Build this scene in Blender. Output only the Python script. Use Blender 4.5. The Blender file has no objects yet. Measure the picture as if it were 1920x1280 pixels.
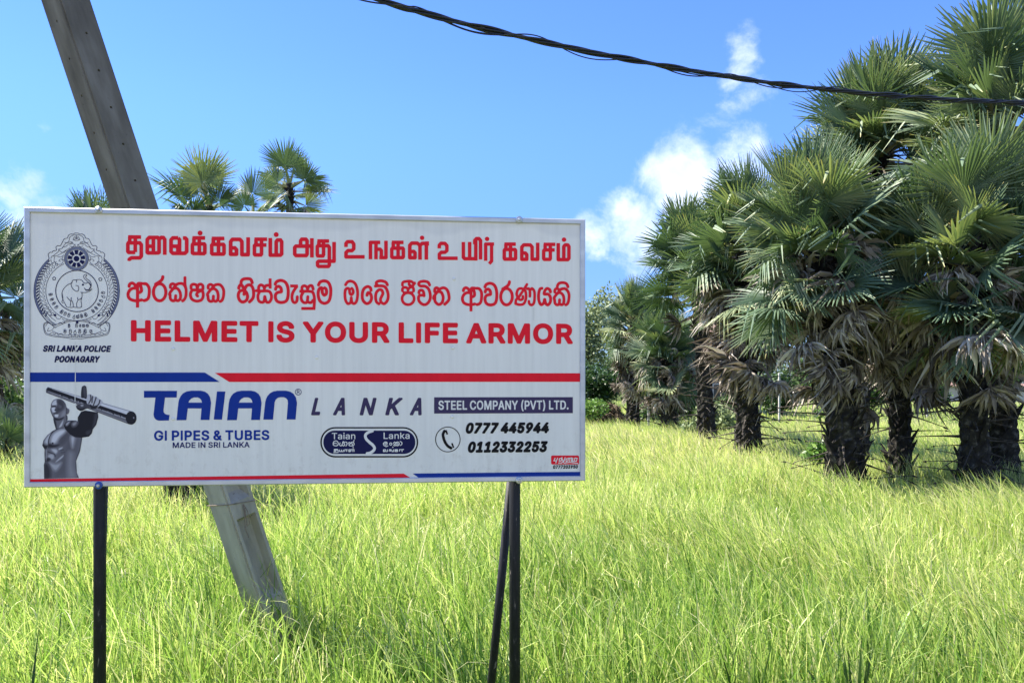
import bpy, bmesh, math, random
import numpy as np
from mathutils import Vector, Matrix
from mathutils.geometry import tessellate_polygon

scene = bpy.context.scene
COL = scene.collection
R = math.radians

# ------------------------------------------------------------------ camera
EYE = 1.6
cam_data = bpy.data.cameras.new("camera")
cam_data.sensor_width = 36.0
cam_data.lens = 28.125
cam_data.shift_y = 0.0458
cam_data.clip_start = 0.05
cam_data.clip_end = 3000.0
cam = bpy.data.objects.new("camera", cam_data)
COL.objects.link(cam)
cam.location = (0, 0, EYE)
cam.rotation_euler = (R(90), 0, 0)
scene.camera = cam

# ------------------------------------------------------------------ exposure
scene.view_settings.view_transform = 'Standard'
scene.view_settings.look = 'None'
scene.view_settings.exposure = 1.80
scene.view_settings.gamma = 1.0
scene.view_settings.use_curve_mapping = False

# ------------------------------------------------------------------ sun and sky
TO_SUN = Vector((-0.57, 0.21, 0.80)).normalized()
SUN_ELEV = math.asin(TO_SUN.z)
SUN_AZ = math.atan2(TO_SUN.x, TO_SUN.y)
sun_data = bpy.data.lights.new("sun", 'SUN')
sun_data.energy = 5.0
sun_data.angle = R(0.53)
sun_data.color = (1.0, 0.94, 0.84)
sun = bpy.data.objects.new("sun", sun_data)
COL.objects.link(sun)
sun.rotation_euler = TO_SUN.to_track_quat('Z', 'Y').to_euler()

world = bpy.data.worlds.new("World")
scene.world = world
world.use_nodes = True


def build_world():
    nt = world.node_tree
    nt.nodes.clear()
    N = nt.nodes.new
    L = nt.links.new
    out = N('ShaderNodeOutputWorld')
    bg = N('ShaderNodeBackground')
    bg.inputs['Strength'].default_value = 0.15
    L(bg.outputs[0], out.inputs[0])
    tc = N('ShaderNodeTexCoord')
    sky = N('ShaderNodeTexSky')
    sky.sky_type = 'NISHITA'
    sky.sun_disc = False
    sky.sun_elevation = SUN_ELEV
    sky.sun_rotation = SUN_AZ
    sky.altitude = 0
    sky.air_density = 1.0
    sky.dust_density = 0.0
    sky.ozone_density = 2.5
    hs = N('ShaderNodeHueSaturation')
    hs.inputs['Hue'].default_value = 0.5
    hs.inputs['Saturation'].default_value = 1.05
    hs.inputs['Value'].default_value = 1.0
    L(sky.outputs[0], hs.inputs['Color'])
    tint = N('ShaderNodeMix'); tint.data_type = 'RGBA'; tint.blend_type = 'MULTIPLY'
    tint.inputs['Factor'].default_value = 1.0
    tint.inputs['B'].default_value = (0.262, 0.340, 0.56, 1)
    L(hs.outputs[0], tint.inputs['A'])
    # clearer, deeper blue air towards the horizon than the stock atmosphere
    sep = N('ShaderNodeSeparateXYZ'); L(tc.outputs['Generated'], sep.inputs[0])
    hz = N('ShaderNodeMapRange'); hz.interpolation_type = 'SMOOTHSTEP'
    hz.inputs['From Min'].default_value = 0.02; hz.inputs['From Max'].default_value = 0.34
    hz.inputs['To Min'].default_value = 0.58; hz.inputs['To Max'].default_value = 1.08
    L(sep.outputs[2], hz.inputs['Value'])
    hm = N('ShaderNodeVectorMath'); hm.operation = 'SCALE'
    L(tint.outputs['Result'], hm.inputs[0]); L(hz.outputs[0], hm.inputs['Scale'])
    # cloud banks: directions in the sky (azimuth to the right of north, elevation) with their angular radii
    n1 = N('ShaderNodeTexNoise')
    n1.inputs['Scale'].default_value = 11.0
    n1.inputs['Detail'].default_value = 9.0
    n1.inputs['Roughness'].default_value = 0.68
    n1.inputs['Distortion'].default_value = 0.25
    L(tc.outputs['Generated'], n1.inputs['Vector'])
    blobs = [  # centre direction x/y, z/y, radius x, radius z, strength
        (0.150, 0.215, 0.060, 0.055, 1.15), (0.108, 0.190, 0.045, 0.04, 1.0), (0.225, 0.255, 0.075, 0.075, 1.15), (0.285, 0.285, 0.07, 0.07, 0.95),
        (0.19, 0.185, 0.12, 0.05, 0.75), (0.30, 0.20, 0.16, 0.09, 0.75),
        (0.283, 0.420, 0.03, 0.05, 0.80), (0.295, 0.365, 0.045, 0.04, 0.66), (0.27, 0.33, 0.06, 0.04, 0.5),
        (-0.63, 0.262, 0.05, 0.034, 0.8), (-0.625, 0.225, 0.06, 0.03, 0.6), (-0.577, 0.333, 0.020, 0.018, 0.55),
        (1.2, 0.3, 0.3, 0.12, 1.0), (-1.3, 0.25, 0.3, 0.1, 1.0)]
    dirs = [(Vector((c[0], 1.0, c[1])).normalized(),) + tuple(c[2:]) for c in blobs]
    # unseen bright clouds added behind the camera to light the board's face
    dirs += [(Vector((0.25, -1.0, 0.45)).normalized(), 0.75, 0.42, 1.3), (Vector((-0.9, -0.8, 0.4)).normalized(), 0.5, 0.35, 1.2), (Vector((1.2, -0.6, 0.5)).normalized(), 0.5, 0.4, 1.2)]
    wn = N('ShaderNodeTexNoise'); wn.inputs['Scale'].default_value = 13.0; wn.inputs['Detail'].default_value = 5.0
    L(tc.outputs['Generated'], wn.inputs['Vector'])
    wm = N('ShaderNodeVectorMath'); wm.operation = 'MULTIPLY_ADD'
    L(wn.outputs['Color'], wm.inputs[0]); wm.inputs[1].default_value = (0.11, 0.11, 0.11); wm.inputs[2].default_value = (-0.055, -0.055, -0.055)
    wv = N('ShaderNodeVectorMath'); wv.operation = 'ADD'
    L(tc.outputs['Generated'], wv.inputs[0]); L(wm.outputs[0], wv.inputs[1])
    prev = None
    for (d, rx, rz, st) in dirs:
        right = Vector((d.y, -d.x, 0)).normalized()
        up = right.cross(d)
        sub = N('ShaderNodeVectorMath'); sub.operation = 'SUBTRACT'
        L(wv.outputs[0], sub.inputs[0]); sub.inputs[1].default_value = d
        da = N('ShaderNodeVectorMath'); da.operation = 'DOT_PRODUCT'
        L(sub.outputs[0], da.inputs[0]); da.inputs[1].default_value = right / rx
        db = N('ShaderNodeVectorMath'); db.operation = 'DOT_PRODUCT'
        L(sub.outputs[0], db.inputs[0]); db.inputs[1].default_value = up / rz
        dc = N('ShaderNodeVectorMath'); dc.operation = 'DOT_PRODUCT'
        L(sub.outputs[0], dc.inputs[0]); dc.inputs[1].default_value = d / (2.5 * max(rx, 0.08))
        cmb = N('ShaderNodeCombineXYZ')
        L(da.outputs['Value'], cmb.inputs[0]); L(db.outputs['Value'], cmb.inputs[1]); L(dc.outputs['Value'], cmb.inputs[2])
        ln = N('ShaderNodeVectorMath'); ln.operation = 'LENGTH'
        L(cmb.outputs[0], ln.inputs[0])
        mr = N('ShaderNodeMapRange'); mr.interpolation_type = 'SMOOTHSTEP'
        mr.inputs['From Min'].default_value = 1.25
        mr.inputs['From Max'].default_value = 0.15
        mr.inputs['To Min'].default_value = 0.0
        mr.inputs['To Max'].default_value = st
        L(ln.outputs['Value'], mr.inputs['Value'])
        if prev is None:
            prev = mr.outputs[0]
        else:
            mx = N('ShaderNodeMath'); mx.operation = 'MAXIMUM'
            L(prev, mx.inputs[0]); L(mr.outputs[0], mx.inputs[1])
            prev = mx.outputs[0]
    # density = mask + (noise - .5) * k  pushed through a soft threshold
    nz = N('ShaderNodeMath'); nz.operation = 'MULTIPLY_ADD'
    L(n1.outputs['Fac'], nz.inputs[0]); nz.inputs[1].default_value = 2.2; nz.inputs[2].default_value = -1.1
    ad = N('ShaderNodeMath'); ad.operation = 'ADD'
    L(prev, ad.inputs[0]); L(nz.outputs[0], ad.inputs[1])
    dn = N('ShaderNodeMapRange'); dn.interpolation_type = 'SMOOTHSTEP'
    dn.inputs['From Min'].default_value = 0.40
    dn.inputs['From Max'].default_value = 1.4
    L(ad.outputs[0], dn.inputs['Value'])
    gate = N('ShaderNodeMath'); gate.operation = 'MULTIPLY'
    g2 = N('ShaderNodeMapRange'); g2.inputs['From Min'].default_value = 0.0; g2.inputs['From Max'].default_value = 0.12
    L(prev, g2.inputs['Value'])
    L(dn.outputs[0], gate.inputs[0]); L(g2.outputs[0], gate.inputs[1])
    n2 = N('ShaderNodeTexNoise'); n2.inputs['Scale'].default_value = 16.0; n2.inputs['Detail'].default_value = 6.0
    L(tc.outputs['Generated'], n2.inputs['Vector'])
    cr = N('ShaderNodeValToRGB')
    cr.color_ramp.elements[0].position = 0.3; cr.color_ramp.elements[0].color = (1.6, 1.95, 2.55, 1)
    cr.color_ramp.elements[1].position = 0.65; cr.color_ramp.elements[1].color = (2.5, 2.75, 3.2, 1)
    L(n2.outputs['Fac'], cr.inputs[0])
    mix = N('ShaderNodeMix'); mix.data_type = 'RGBA'
    L(gate.outputs[0], mix.inputs['Factor'])
    L(hm.outputs[0], mix.inputs['A'])
    L(cr.outputs[0], mix.inputs['B'])
    L(mix.outputs['Result'], bg.inputs['Color'])


build_world()

# ------------------------------------------------------------------ helpers
rng = random.Random(7)
nrg = np.random.default_rng(11)


def at(px, py, depth):
    """A place in the field: sight line through a point of a 1920 x 1280 view, at a distance in metres."""
    return Vector(((px - 960) / 1500 * depth, depth, EYE + (728 - py) / 1500 * depth))


def ground_z(x, y):
    if y < 1.6:
        return 0.0
    if y < 3.1:
        t = (y - 1.6) / 1.5
        return -0.45 * t * t * (3 - 2 * t)
    if y < 38:
        return -0.45
    t = min(1.0, (y - 38) / 70)
    return -0.45 + 1.1 * t


def tag(o, label=None, cat=None, group=None, kind=None):
    if label: o['label'] = label
    if cat: o['category'] = cat
    if group: o['group'] = group
    if kind: o['kind'] = kind
    return o


def empty(name, loc, rz=0.0):
    o = bpy.data.objects.new(name, None)
    COL.objects.link(o)
    o.location = loc
    o.rotation_euler = (0, 0, rz)
    o.empty_display_size = 0.2
    return o


def link(name, me, mat=None, parent=None):
    o = bpy.data.objects.new(name, me)
    COL.objects.link(o)
    if mat is not None:
        me.materials.clear()
        me.materials.append(mat)
    if parent is not None:
        o.parent = parent
    return o


def mesh_py(name, verts, faces, smooth=False):
    me = bpy.data.meshes.new(name)
    me.from_pydata([tuple(v) for v in verts], [], faces)
    if smooth:
        me.polygons.foreach_set('use_smooth', [True] * len(me.polygons))
    me.update()
    return me


def mesh_np(name, verts, loops, starts, tint=None, smooth=False):
    """Mesh from flat numpy arrays; tint is a float per vertex."""
    me = bpy.data.meshes.new(name)
    me.vertices.add(len(verts))
    me.vertices.foreach_set('co', np.asarray(verts, np.float32).ravel())
    me.loops.add(len(loops))
    me.loops.foreach_set('vertex_index', np.asarray(loops, np.int32))
    me.polygons.add(len(starts))
    me.polygons.foreach_set('loop_start', np.asarray(starts, np.int32))
    if smooth:
        me.polygons.foreach_set('use_smooth', np.ones(len(starts), bool))
    if tint is not None:
        a = me.attributes.new('tint', 'FLOAT', 'POINT')
        a.data.foreach_set('value', np.asarray(tint, np.float32))
    me.update(calc_edges=True)
    return me


class MB:
    """Collects boxes, tubes and revolved shapes into one mesh."""
    def __init__(self):
        self.v = []
        self.f = []

    def box(self, a, b):
        n = len(self.v)
        x0, y0, z0 = a
        x1, y1, z1 = b
        self.v += [(x0, y0, z0), (x1, y0, z0), (x1, y1, z0), (x0, y1, z0), (x0, y0, z1), (x1, y0, z1), (x1, y1, z1), (x0, y1, z1)]
        for q in ((0, 3, 2, 1), (4, 5, 6, 7), (0, 1, 5, 4), (1, 2, 6, 5), (2, 3, 7, 6), (3, 0, 4, 7)):
            self.f.append(tuple(n + k for k in q))

    def tube(self, pts, rad, sides=8, caps=True):
        pts = [Vector(p) for p in pts]
        if not hasattr(rad, '__len__'):
            rad = [rad] * len(pts)
        n0 = len(self.v)
        ref = None
        for i, p in enumerate(pts):
            d = (pts[min(i + 1, len(pts) - 1)] - pts[max(i - 1, 0)]).normalized()
            if ref is None:
                ref = Vector((0, 0, 1)) if abs(d.z) < 0.9 else Vector((1, 0, 0))
            s = d.cross(ref).normalized()
            t = s.cross(d).normalized()
            ref = t
            for k in range(sides):
                a = 2 * math.pi * k / sides
                self.v.append(tuple(p + (s * math.cos(a) + t * math.sin(a)) * rad[i]))
        for i in range(len(pts) - 1):
            for k in range(sides):
                a = n0 + i * sides + k
                b = n0 + i * sides + (k + 1) % sides
                self.f.append((a, b, b + sides, a + sides))
        if caps:
            self.f.append(tuple(n0 + k for k in reversed(range(sides))))
            e = n0 + (len(pts) - 1) * sides
            self.f.append(tuple(e + k for k in range(sides)))

    def lathe_y(self, c, prof, sides=16):
        """Revolved about -y (towards the road): prof is a list of (radius, forward)."""
        n0 = len(self.v)
        for (r, h) in prof:
            for k in range(sides):
                a = 2 * math.pi * k / sides
                self.v.append((c[0] + r * math.cos(a), c[1] - h, c[2] + r * math.sin(a)))
        for i in range(len(prof) - 1):
            for k in range(sides):
                a = n0 + i * sides + k
                b = n0 + i * sides + (k + 1) % sides
                self.f.append((a, b, b + sides, a + sides))
        e = n0 + (len(prof) - 1) * sides
        self.f.append(tuple(e + k for k in range(sides)))

    def build(self, name, mat, parent=None, smooth=False, bevel=0.0):
        me = mesh_py(name, self.v, self.f, smooth)
        o = link(name, me, mat, parent)
        if bevel:
            m = o.modifiers.new('bevel', 'BEVEL')
            m.width = bevel
            m.segments = 2
            m.limit_method = 'ANGLE'
        return o


# ------------------------------------------------------------------ materials
def new_mat(name):
    m = bpy.data.materials.new(name)
    m.use_nodes = True
    nt = m.node_tree
    b = nt.nodes['Principled BSDF']
    return m, nt, b


def ramp(nt, fac, stops):
    r = nt.nodes.new('ShaderNodeValToRGB')
    e = r.color_ramp.elements
    while len(e) < len(stops):
        e.new(0.5)
    for i, (p, c) in enumerate(stops):
        e[i].position = p
        e[i].color = (c[0], c[1], c[2], 1)
    nt.links.new(fac, r.inputs[0])
    return r.outputs[0]


def noise(nt, scale, detail=4.0, rough=0.55, coord='Object', stretch=None, distortion=0.0):
    tc = nt.nodes.new('ShaderNodeTexCoord')
    n = nt.nodes.new('ShaderNodeTexNoise')
    n.inputs['Scale'].default_value = scale
    n.inputs['Detail'].default_value = detail
    n.inputs['Roughness'].default_value = rough
    n.inputs['Distortion'].default_value = distortion
    src = tc.outputs[coord]
    if stretch:
        mp = nt.nodes.new('ShaderNodeMapping')
        mp.inputs['Scale'].default_value = stretch
        nt.links.new(src, mp.inputs['Vector'])
        src = mp.outputs[0]
    nt.links.new(src, n.inputs['Vector'])
    return n.outputs['Fac']


def bump(nt, b, height, strength=0.3, dist=0.01):
    bp = nt.nodes.new('ShaderNodeBump')
    bp.inputs['Strength'].default_value = strength
    bp.inputs['Distance'].default_value = dist
    nt.links.new(height, bp.inputs['Height'])
    nt.links.new(bp.outputs[0], b.inputs['Normal'])


def mixc(nt, fac, a, b, mode='MIX'):
    m = nt.nodes.new('ShaderNodeMix')
    m.data_type = 'RGBA'
    m.blend_type = mode
    if isinstance(fac, float):
        m.inputs['Factor'].default_value = fac
    else:
        nt.links.new(fac, m.inputs['Factor'])
    for k, v in (('A', a), ('B', b)):
        if isinstance(v, tuple):
            m.inputs[k].default_value = (v[0], v[1], v[2], 1)
        else:
            nt.links.new(v, m.inputs[k])
    return m.outputs['Result']


def m_print(name, col, rough=0.42, var=0.12):
    m, nt, b = new_mat(name)
    c = ramp(nt, noise(nt, 3.0, 5, stretch=(6, 1, 0.6)), [(0.3, tuple(x * (1 - var) for x in col)), (0.7, col)])
    nt.links.new(c, b.inputs['Base Color'])
    b.inputs['Roughness'].default_value = rough
    b.inputs['Specular IOR Level'].default_value = 0.10
    return m


def m_panel():
    m, nt, b = new_mat('reflective_white_sheeting')
    streak = noise(nt, 7.0, 6, 0.6, stretch=(5.5, 1, 0.22))
    c1 = ramp(nt, streak, [(0.30, (0.73, 0.72, 0.645)), (0.52, (0.79, 0.78, 0.70)), (0.72, (0.83, 0.82, 0.74))])
    spot = noise(nt, 70.0, 3, 0.7)
    c2 = mixc(nt, ramp(nt, spot, [(0.66, (0, 0, 0)), (0.74, (0.35, 0.35, 0.35))]), c1, (0.42, 0.43, 0.44))
    big = noise(nt, 1.6, 3, 0.5)
    c3 = mixc(nt, ramp(nt, big, [(0.42, (0, 0, 0)), (0.68, (0.3, 0.3, 0.3))]), c2, (0.64, 0.64, 0.60))
    # fine woven cells of the sheeting
    tc = nt.nodes.new('ShaderNodeTexCoord')
    w1 = nt.nodes.new('ShaderNodeTexWave'); w1.bands_direction = 'X'; w1.inputs['Scale'].default_value = 90
    w2 = nt.nodes.new('ShaderNodeTexWave'); w2.bands_direction = 'Z'; w2.inputs['Scale'].default_value = 90
    nt.links.new(tc.outputs['Object'], w1.inputs['Vector']); nt.links.new(tc.outputs['Object'], w2.inputs['Vector'])
    mul = nt.nodes.new('ShaderNodeMath'); mul.operation = 'MULTIPLY'
    nt.links.new(w1.outputs['Fac'], mul.inputs[0]); nt.links.new(w2.outputs['Fac'], mul.inputs[1])
    c4 = mixc(nt, ramp(nt, mul.outputs[0], [(0.0, (0.13, 0.13, 0.13)), (0.6, (0, 0, 0))]), c3, (0.40, 0.41, 0.40))
    # darker uneven scallops below the top edge; mud splashes along the lower edge
    geo = nt.nodes.new('ShaderNodeSeparateXYZ')
    nt.links.new(tc.outputs['Object'], geo.inputs[0])
    scal = noise(nt, 2.2, 2, 0.4, stretch=(1.6, 1, 0.15))
    zz = nt.nodes.new('ShaderNodeMath'); zz.operation = 'MULTIPLY_ADD'
    nt.links.new(scal, zz.inputs[0]); zz.inputs[1].default_value = 0.16; nt.links.new(geo.outputs[2], zz.inputs[2])
    top = nt.nodes.new('ShaderNodeMapRange'); top.inputs['From Min'].default_value = 2.845; top.inputs['From Max'].default_value = 2.865
    top.inputs['To Max'].default_value = 0.20
    nt.links.new(zz.outputs[0], top.inputs['Value'])
    c5 = mixc(nt, top.outputs[0], c4, (0.38, 0.40, 0.42))
    spl = noise(nt, 26, 6, 0.75, stretch=(1, 1, 0.7))
    low = nt.nodes.new('ShaderNodeMapRange'); low.inputs['From Min'].default_value = 1.95; low.inputs['From Max'].default_value = 1.62
    nt.links.new(geo.outputs[2], low.inputs['Value'])
    sm = nt.nodes.new('ShaderNodeMath'); sm.operation = 'MULTIPLY'
    nt.links.new(ramp(nt, spl, [(0.52, (0, 0, 0)), (0.70, (0.5, 0.5, 0.5))]), sm.inputs[0]); nt.links.new(low.outputs[0], sm.inputs[1])
    c6 = mixc(nt, sm.outputs[0], c5, (0.42, 0.37, 0.30))
    nt.links.new(c6, b.inputs['Base Color'])
    b.inputs['Roughness'].default_value = 0.38
    b.inputs['Specular IOR Level'].default_value = 0.35
    bump(nt, b, noise(nt, 3.0, 2, 0.4), 0.25, 0.01)
    return m


def m_simple(name, stops, scale, rough=0.6, metal=0.0, bump_s=0.0, bump_d=0.004, stretch=None, detail=5, spec=0.5, coord='Object'):
    m, nt, b = new_mat(name)
    f = noise(nt, scale, detail, 0.6, coord=coord, stretch=stretch)
    nt.links.new(ramp(nt, f, stops), b.inputs['Base Color'])
    b.inputs['Roughness'].default_value = rough
    b.inputs['Metallic'].default_value = metal
    b.inputs['Specular IOR Level'].default_value = spec
    if bump_s:
        bump(nt, b, f, bump_s, bump_d)
    return m


def m_leaf(name, stops, trans=0.3, rough=0.45, spec=0.4, use_random=True, tcol=None, noise_scale=0.0):
    """Leaf: colour from the 'tint' attribute, shifted a little per object; part of the light passes through."""
    m, nt, b = new_mat(name)
    at_ = nt.nodes.new('ShaderNodeAttribute'); at_.attribute_name = 'tint'
    fac = at_.outputs['Fac']
    if use_random:
        oi = nt.nodes.new('ShaderNodeObjectInfo')
        ma = nt.nodes.new('ShaderNodeMath'); ma.operation = 'MULTIPLY_ADD'
        nt.links.new(oi.outputs['Random'], ma.inputs[0]); ma.inputs[1].default_value = 0.4; ma.inputs[2].default_value = -0.2
        ad = nt.nodes.new('ShaderNodeMath'); ad.operation = 'ADD'
        nt.links.new(fac, ad.inputs[0]); nt.links.new(ma.outputs[0], ad.inputs[1])
        fac = ad.outputs[0]
    if noise_scale:
        nf = noise(nt, noise_scale, 3, 0.6)
        ma = nt.nodes.new('ShaderNodeMath'); ma.operation = 'MULTIPLY_ADD'
        nt.links.new(nf, ma.inputs[0]); ma.inputs[1].default_value = 0.8; ma.inputs[2].default_value = -0.4
        ad = nt.nodes.new('ShaderNodeMath'); ad.operation = 'ADD'
        nt.links.new(fac, ad.inputs[0]); nt.links.new(ma.outputs[0], ad.inputs[1])
        fac = ad.outputs[0]
    c = ramp(nt, fac, stops)
    nt.links.new(c, b.inputs['Base Color'])
    b.inputs['Roughness'].default_value = rough
    b.inputs['Specular IOR Level'].default_value = spec
    tr = nt.nodes.new('ShaderNodeBsdfTranslucent')
    if tcol:
        nt.links.new(mixc(nt, 1.0, c, tcol, 'MULTIPLY'), tr.inputs['Color'])
    else:
        nt.links.new(c, tr.inputs['Color'])
    mx = nt.nodes.new('ShaderNodeMixShader')
    mx.inputs[0].default_value = trans
    nt.links.new(b.outputs[0], mx.inputs[1]); nt.links.new(tr.outputs[0], mx.inputs[2])
    nt.links.new(mx.outputs[0], nt.nodes['Material Output'].inputs['Surface'])
    return m


M = {}
M['panel'] = m_panel()
M['red'] = m_print('red_print', (0.82, 0.014, 0.030))
M['blue'] = m_print('blue_print', (0.008, 0.036, 0.26))
M['navy'] = m_print('navy_print', (0.010, 0.014, 0.11))
M['ink'] = m_print('dark_navy_print', (0.010, 0.012, 0.065))
M['black'] = m_print('black_print', (0.008, 0.008, 0.010))
M['violet'] = m_print('grey_violet_print', (0.055, 0.042, 0.10))
M['greyline'] = m_print('grey_blue_print', (0.16, 0.18, 0.27))
M['white'] = m_print('white_print', (0.76, 0.75, 0.69))
M['alu'] = m_simple('aluminium_frame', [(0.3, (0.42, 0.43, 0.45)), (0.7, (0.62, 0.63, 0.64))], 14, 0.42, 0.55, stretch=(0.4, 1, 1))
M['zinc'] = m_simple('zinc_bolt', [(0.3, (0.35, 0.36, 0.36)), (0.7, (0.62, 0.63, 0.62))], 60, 0.35, 0.8)
M['bluecap'] = m_simple('blue_washer', [(0.3, (0.010, 0.05, 0.25)), (0.7, (0.02, 0.08, 0.36))], 60, 0.4)
M['post'] = m_simple('black_paint', [(0.35, (0.008, 0.008, 0.009)), (0.64, (0.016, 0.016, 0.018)), (0.72, (0.20, 0.17, 0.14))], 55, 0.5, 0.0, 0.25, 0.002, stretch=(1, 1, 0.25), spec=0.25)
def m_concrete():
    m, nt, b = new_mat('pitted_concrete')
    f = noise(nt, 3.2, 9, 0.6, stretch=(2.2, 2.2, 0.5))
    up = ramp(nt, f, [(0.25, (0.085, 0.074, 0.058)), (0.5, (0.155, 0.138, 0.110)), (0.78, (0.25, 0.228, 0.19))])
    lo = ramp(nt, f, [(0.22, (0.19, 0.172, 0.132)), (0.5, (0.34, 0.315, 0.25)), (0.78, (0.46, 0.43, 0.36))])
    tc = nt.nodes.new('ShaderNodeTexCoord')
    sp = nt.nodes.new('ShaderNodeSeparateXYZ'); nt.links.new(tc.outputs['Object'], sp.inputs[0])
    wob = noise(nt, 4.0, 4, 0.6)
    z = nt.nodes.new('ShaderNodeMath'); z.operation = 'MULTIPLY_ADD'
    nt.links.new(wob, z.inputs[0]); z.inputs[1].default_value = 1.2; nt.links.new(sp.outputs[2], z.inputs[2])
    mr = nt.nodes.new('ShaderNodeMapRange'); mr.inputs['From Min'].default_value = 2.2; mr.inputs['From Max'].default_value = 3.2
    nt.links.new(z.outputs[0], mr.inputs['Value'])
    c = mixc(nt, mr.outputs[0], lo, up)  # paler towards the foot, darker and browner higher up
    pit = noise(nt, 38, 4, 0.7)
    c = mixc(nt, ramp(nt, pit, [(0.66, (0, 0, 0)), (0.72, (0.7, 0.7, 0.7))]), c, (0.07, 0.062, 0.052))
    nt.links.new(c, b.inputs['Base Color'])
    b.inputs['Roughness'].default_value = 0.9
    b.inputs['Specular IOR Level'].default_value = 0.2
    bump(nt, b, f, 0.4, 0.008)
    return m


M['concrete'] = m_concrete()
M['wire'] = m_simple('rusty_wire', [(0.3, (0.12, 0.08, 0.05)), (0.7, (0.26, 0.20, 0.15))], 60, 0.8)
M['cable'] = m_simple('black_cable_sheath', [(0.3, (0.004, 0.004, 0.007)), (0.7, (0.010, 0.010, 0.016))], 20, 0.5)
M['frond'] = m_leaf('palm_leaf', [(0.0, (0.026, 0.054, 0.029)), (0.35, (0.068, 0.118, 0.068)), (0.62, (0.155, 0.215, 0.130)), (0.85, (0.30, 0.33, 0.17)), (1.0, (0.40, 0.34, 0.16))], 0.20, 0.50, 0.32, tcol=(1.0, 1.1, 0.5))
M['dead'] = m_leaf('dead_palm_leaf', [(0.0, (0.05, 0.040, 0.030)), (0.5, (0.25, 0.208, 0.165)), (1.0, (0.62, 0.555, 0.48))], 0.14, 0.75, 0.2)
M['trunk'] = m_simple('palm_trunk', [(0.3, (0.009, 0.008, 0.007)), (0.55, (0.030, 0.027, 0.023)), (0.75, (0.15, 0.137, 0.12))], 9, 0.9, 0, 0.6, 0.02, detail=8, spec=0.15)
M['stub'] = m_simple('old_leaf_stalk', [(0.3, (0.02, 0.017, 0.015)), (0.7, (0.085, 0.072, 0.06))], 12, 0.85, spec=0.2)
M['grass'] = m_leaf('rice_grass', [(0.0, (0.06, 0.15, 0.02)), (0.30, (0.25, 0.38, 0.075)), (0.60, (0.47, 0.56, 0.18)), (0.82, (0.62, 0.62, 0.27)), (1.0, (0.74, 0.66, 0.42))], 0.42, 0.42, 0.4, use_random=False, tcol=(0.98, 1.05, 0.72))
M['soil'] = m_simple('field_soil', [(0.3, (0.022, 0.030, 0.009)), (0.55, (0.060, 0.085, 0.018)), (0.8, (0.14, 0.155, 0.045))], 0.8, 0.95, 0, 0.4, 0.03, detail=9, spec=0.1)
M['gravel'] = m_simple('bounce_gravel', [(0.3, (0.15, 0.132, 0.105)), (0.7, (0.26, 0.232, 0.185))], 40, 0.95, 0, 0.5, 0.01)
M['leaf_dark'] = m_leaf('dark_bush_leaf', [(0.0, (0.015, 0.040, 0.010)), (0.5, (0.045, 0.10, 0.022)), (1.0, (0.13, 0.22, 0.045))], 0.3, 0.45, 0.4)
M['leaf_olive'] = m_leaf('olive_tree_leaf', [(0.0, (0.07, 0.11, 0.045)), (0.5, (0.15, 0.20, 0.085)), (1.0, (0.25, 0.29, 0.13))], 0.3, 0.55, 0.3)
M['leaf_far'] = m_leaf('far_tree_leaf', [(0.0, (0.025, 0.055, 0.018)), (0.5, (0.065, 0.115, 0.035)), (1.0, (0.13, 0.185, 0.06))], 0.3, 0.55, 0.3)
M['leaf_dry'] = m_leaf('dry_twigs', [(0.0, (0.06, 0.045, 0.03)), (0.5, (0.14, 0.11, 0.075)), (1.0, (0.24, 0.20, 0.14))], 0.15, 0.8, 0.1)
M['weed'] = m_leaf('weed_leaf', [(0.0, (0.04, 0.10, 0.018)), (0.5, (0.11, 0.22, 0.035)), (1.0, (0.24, 0.36, 0.08))], 0.35, 0.4, 0.4)
M['bark'] = m_simple('tree_bark', [(0.3, (0.05, 0.04, 0.03)), (0.7, (0.16, 0.13, 0.10))], 8, 0.9, 0, 0.5, 0.02)
M['rooftile'] = m_simple('brown_roof_tiles', [(0.3, (0.11, 0.065, 0.05)), (0.7, (0.22, 0.14, 0.11))], 3, 0.85, 0, 0.3, 0.02, stretch=(1, 1, 6))
M['wall'] = m_simple('painted_wall', [(0.3, (0.46, 0.42, 0.36)), (0.7, (0.62, 0.58, 0.51))], 2, 0.85)
M['dullwall'] = m_simple('weathered_brown_wall', [(0.3, (0.13, 0.10, 0.08)), (0.7, (0.22, 0.18, 0.14))], 2, 0.9)
M['glass'] = m_simple('dark_window_glass', [(0.3, (0.02, 0.025, 0.03)), (0.7, (0.05, 0.055, 0.06))], 4, 0.12)
M['paleposts'] = m_simple('pale_concrete_post', [(0.3, (0.42, 0.40, 0.36)), (0.7, (0.62, 0.60, 0.55))], 6, 0.85)

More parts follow.
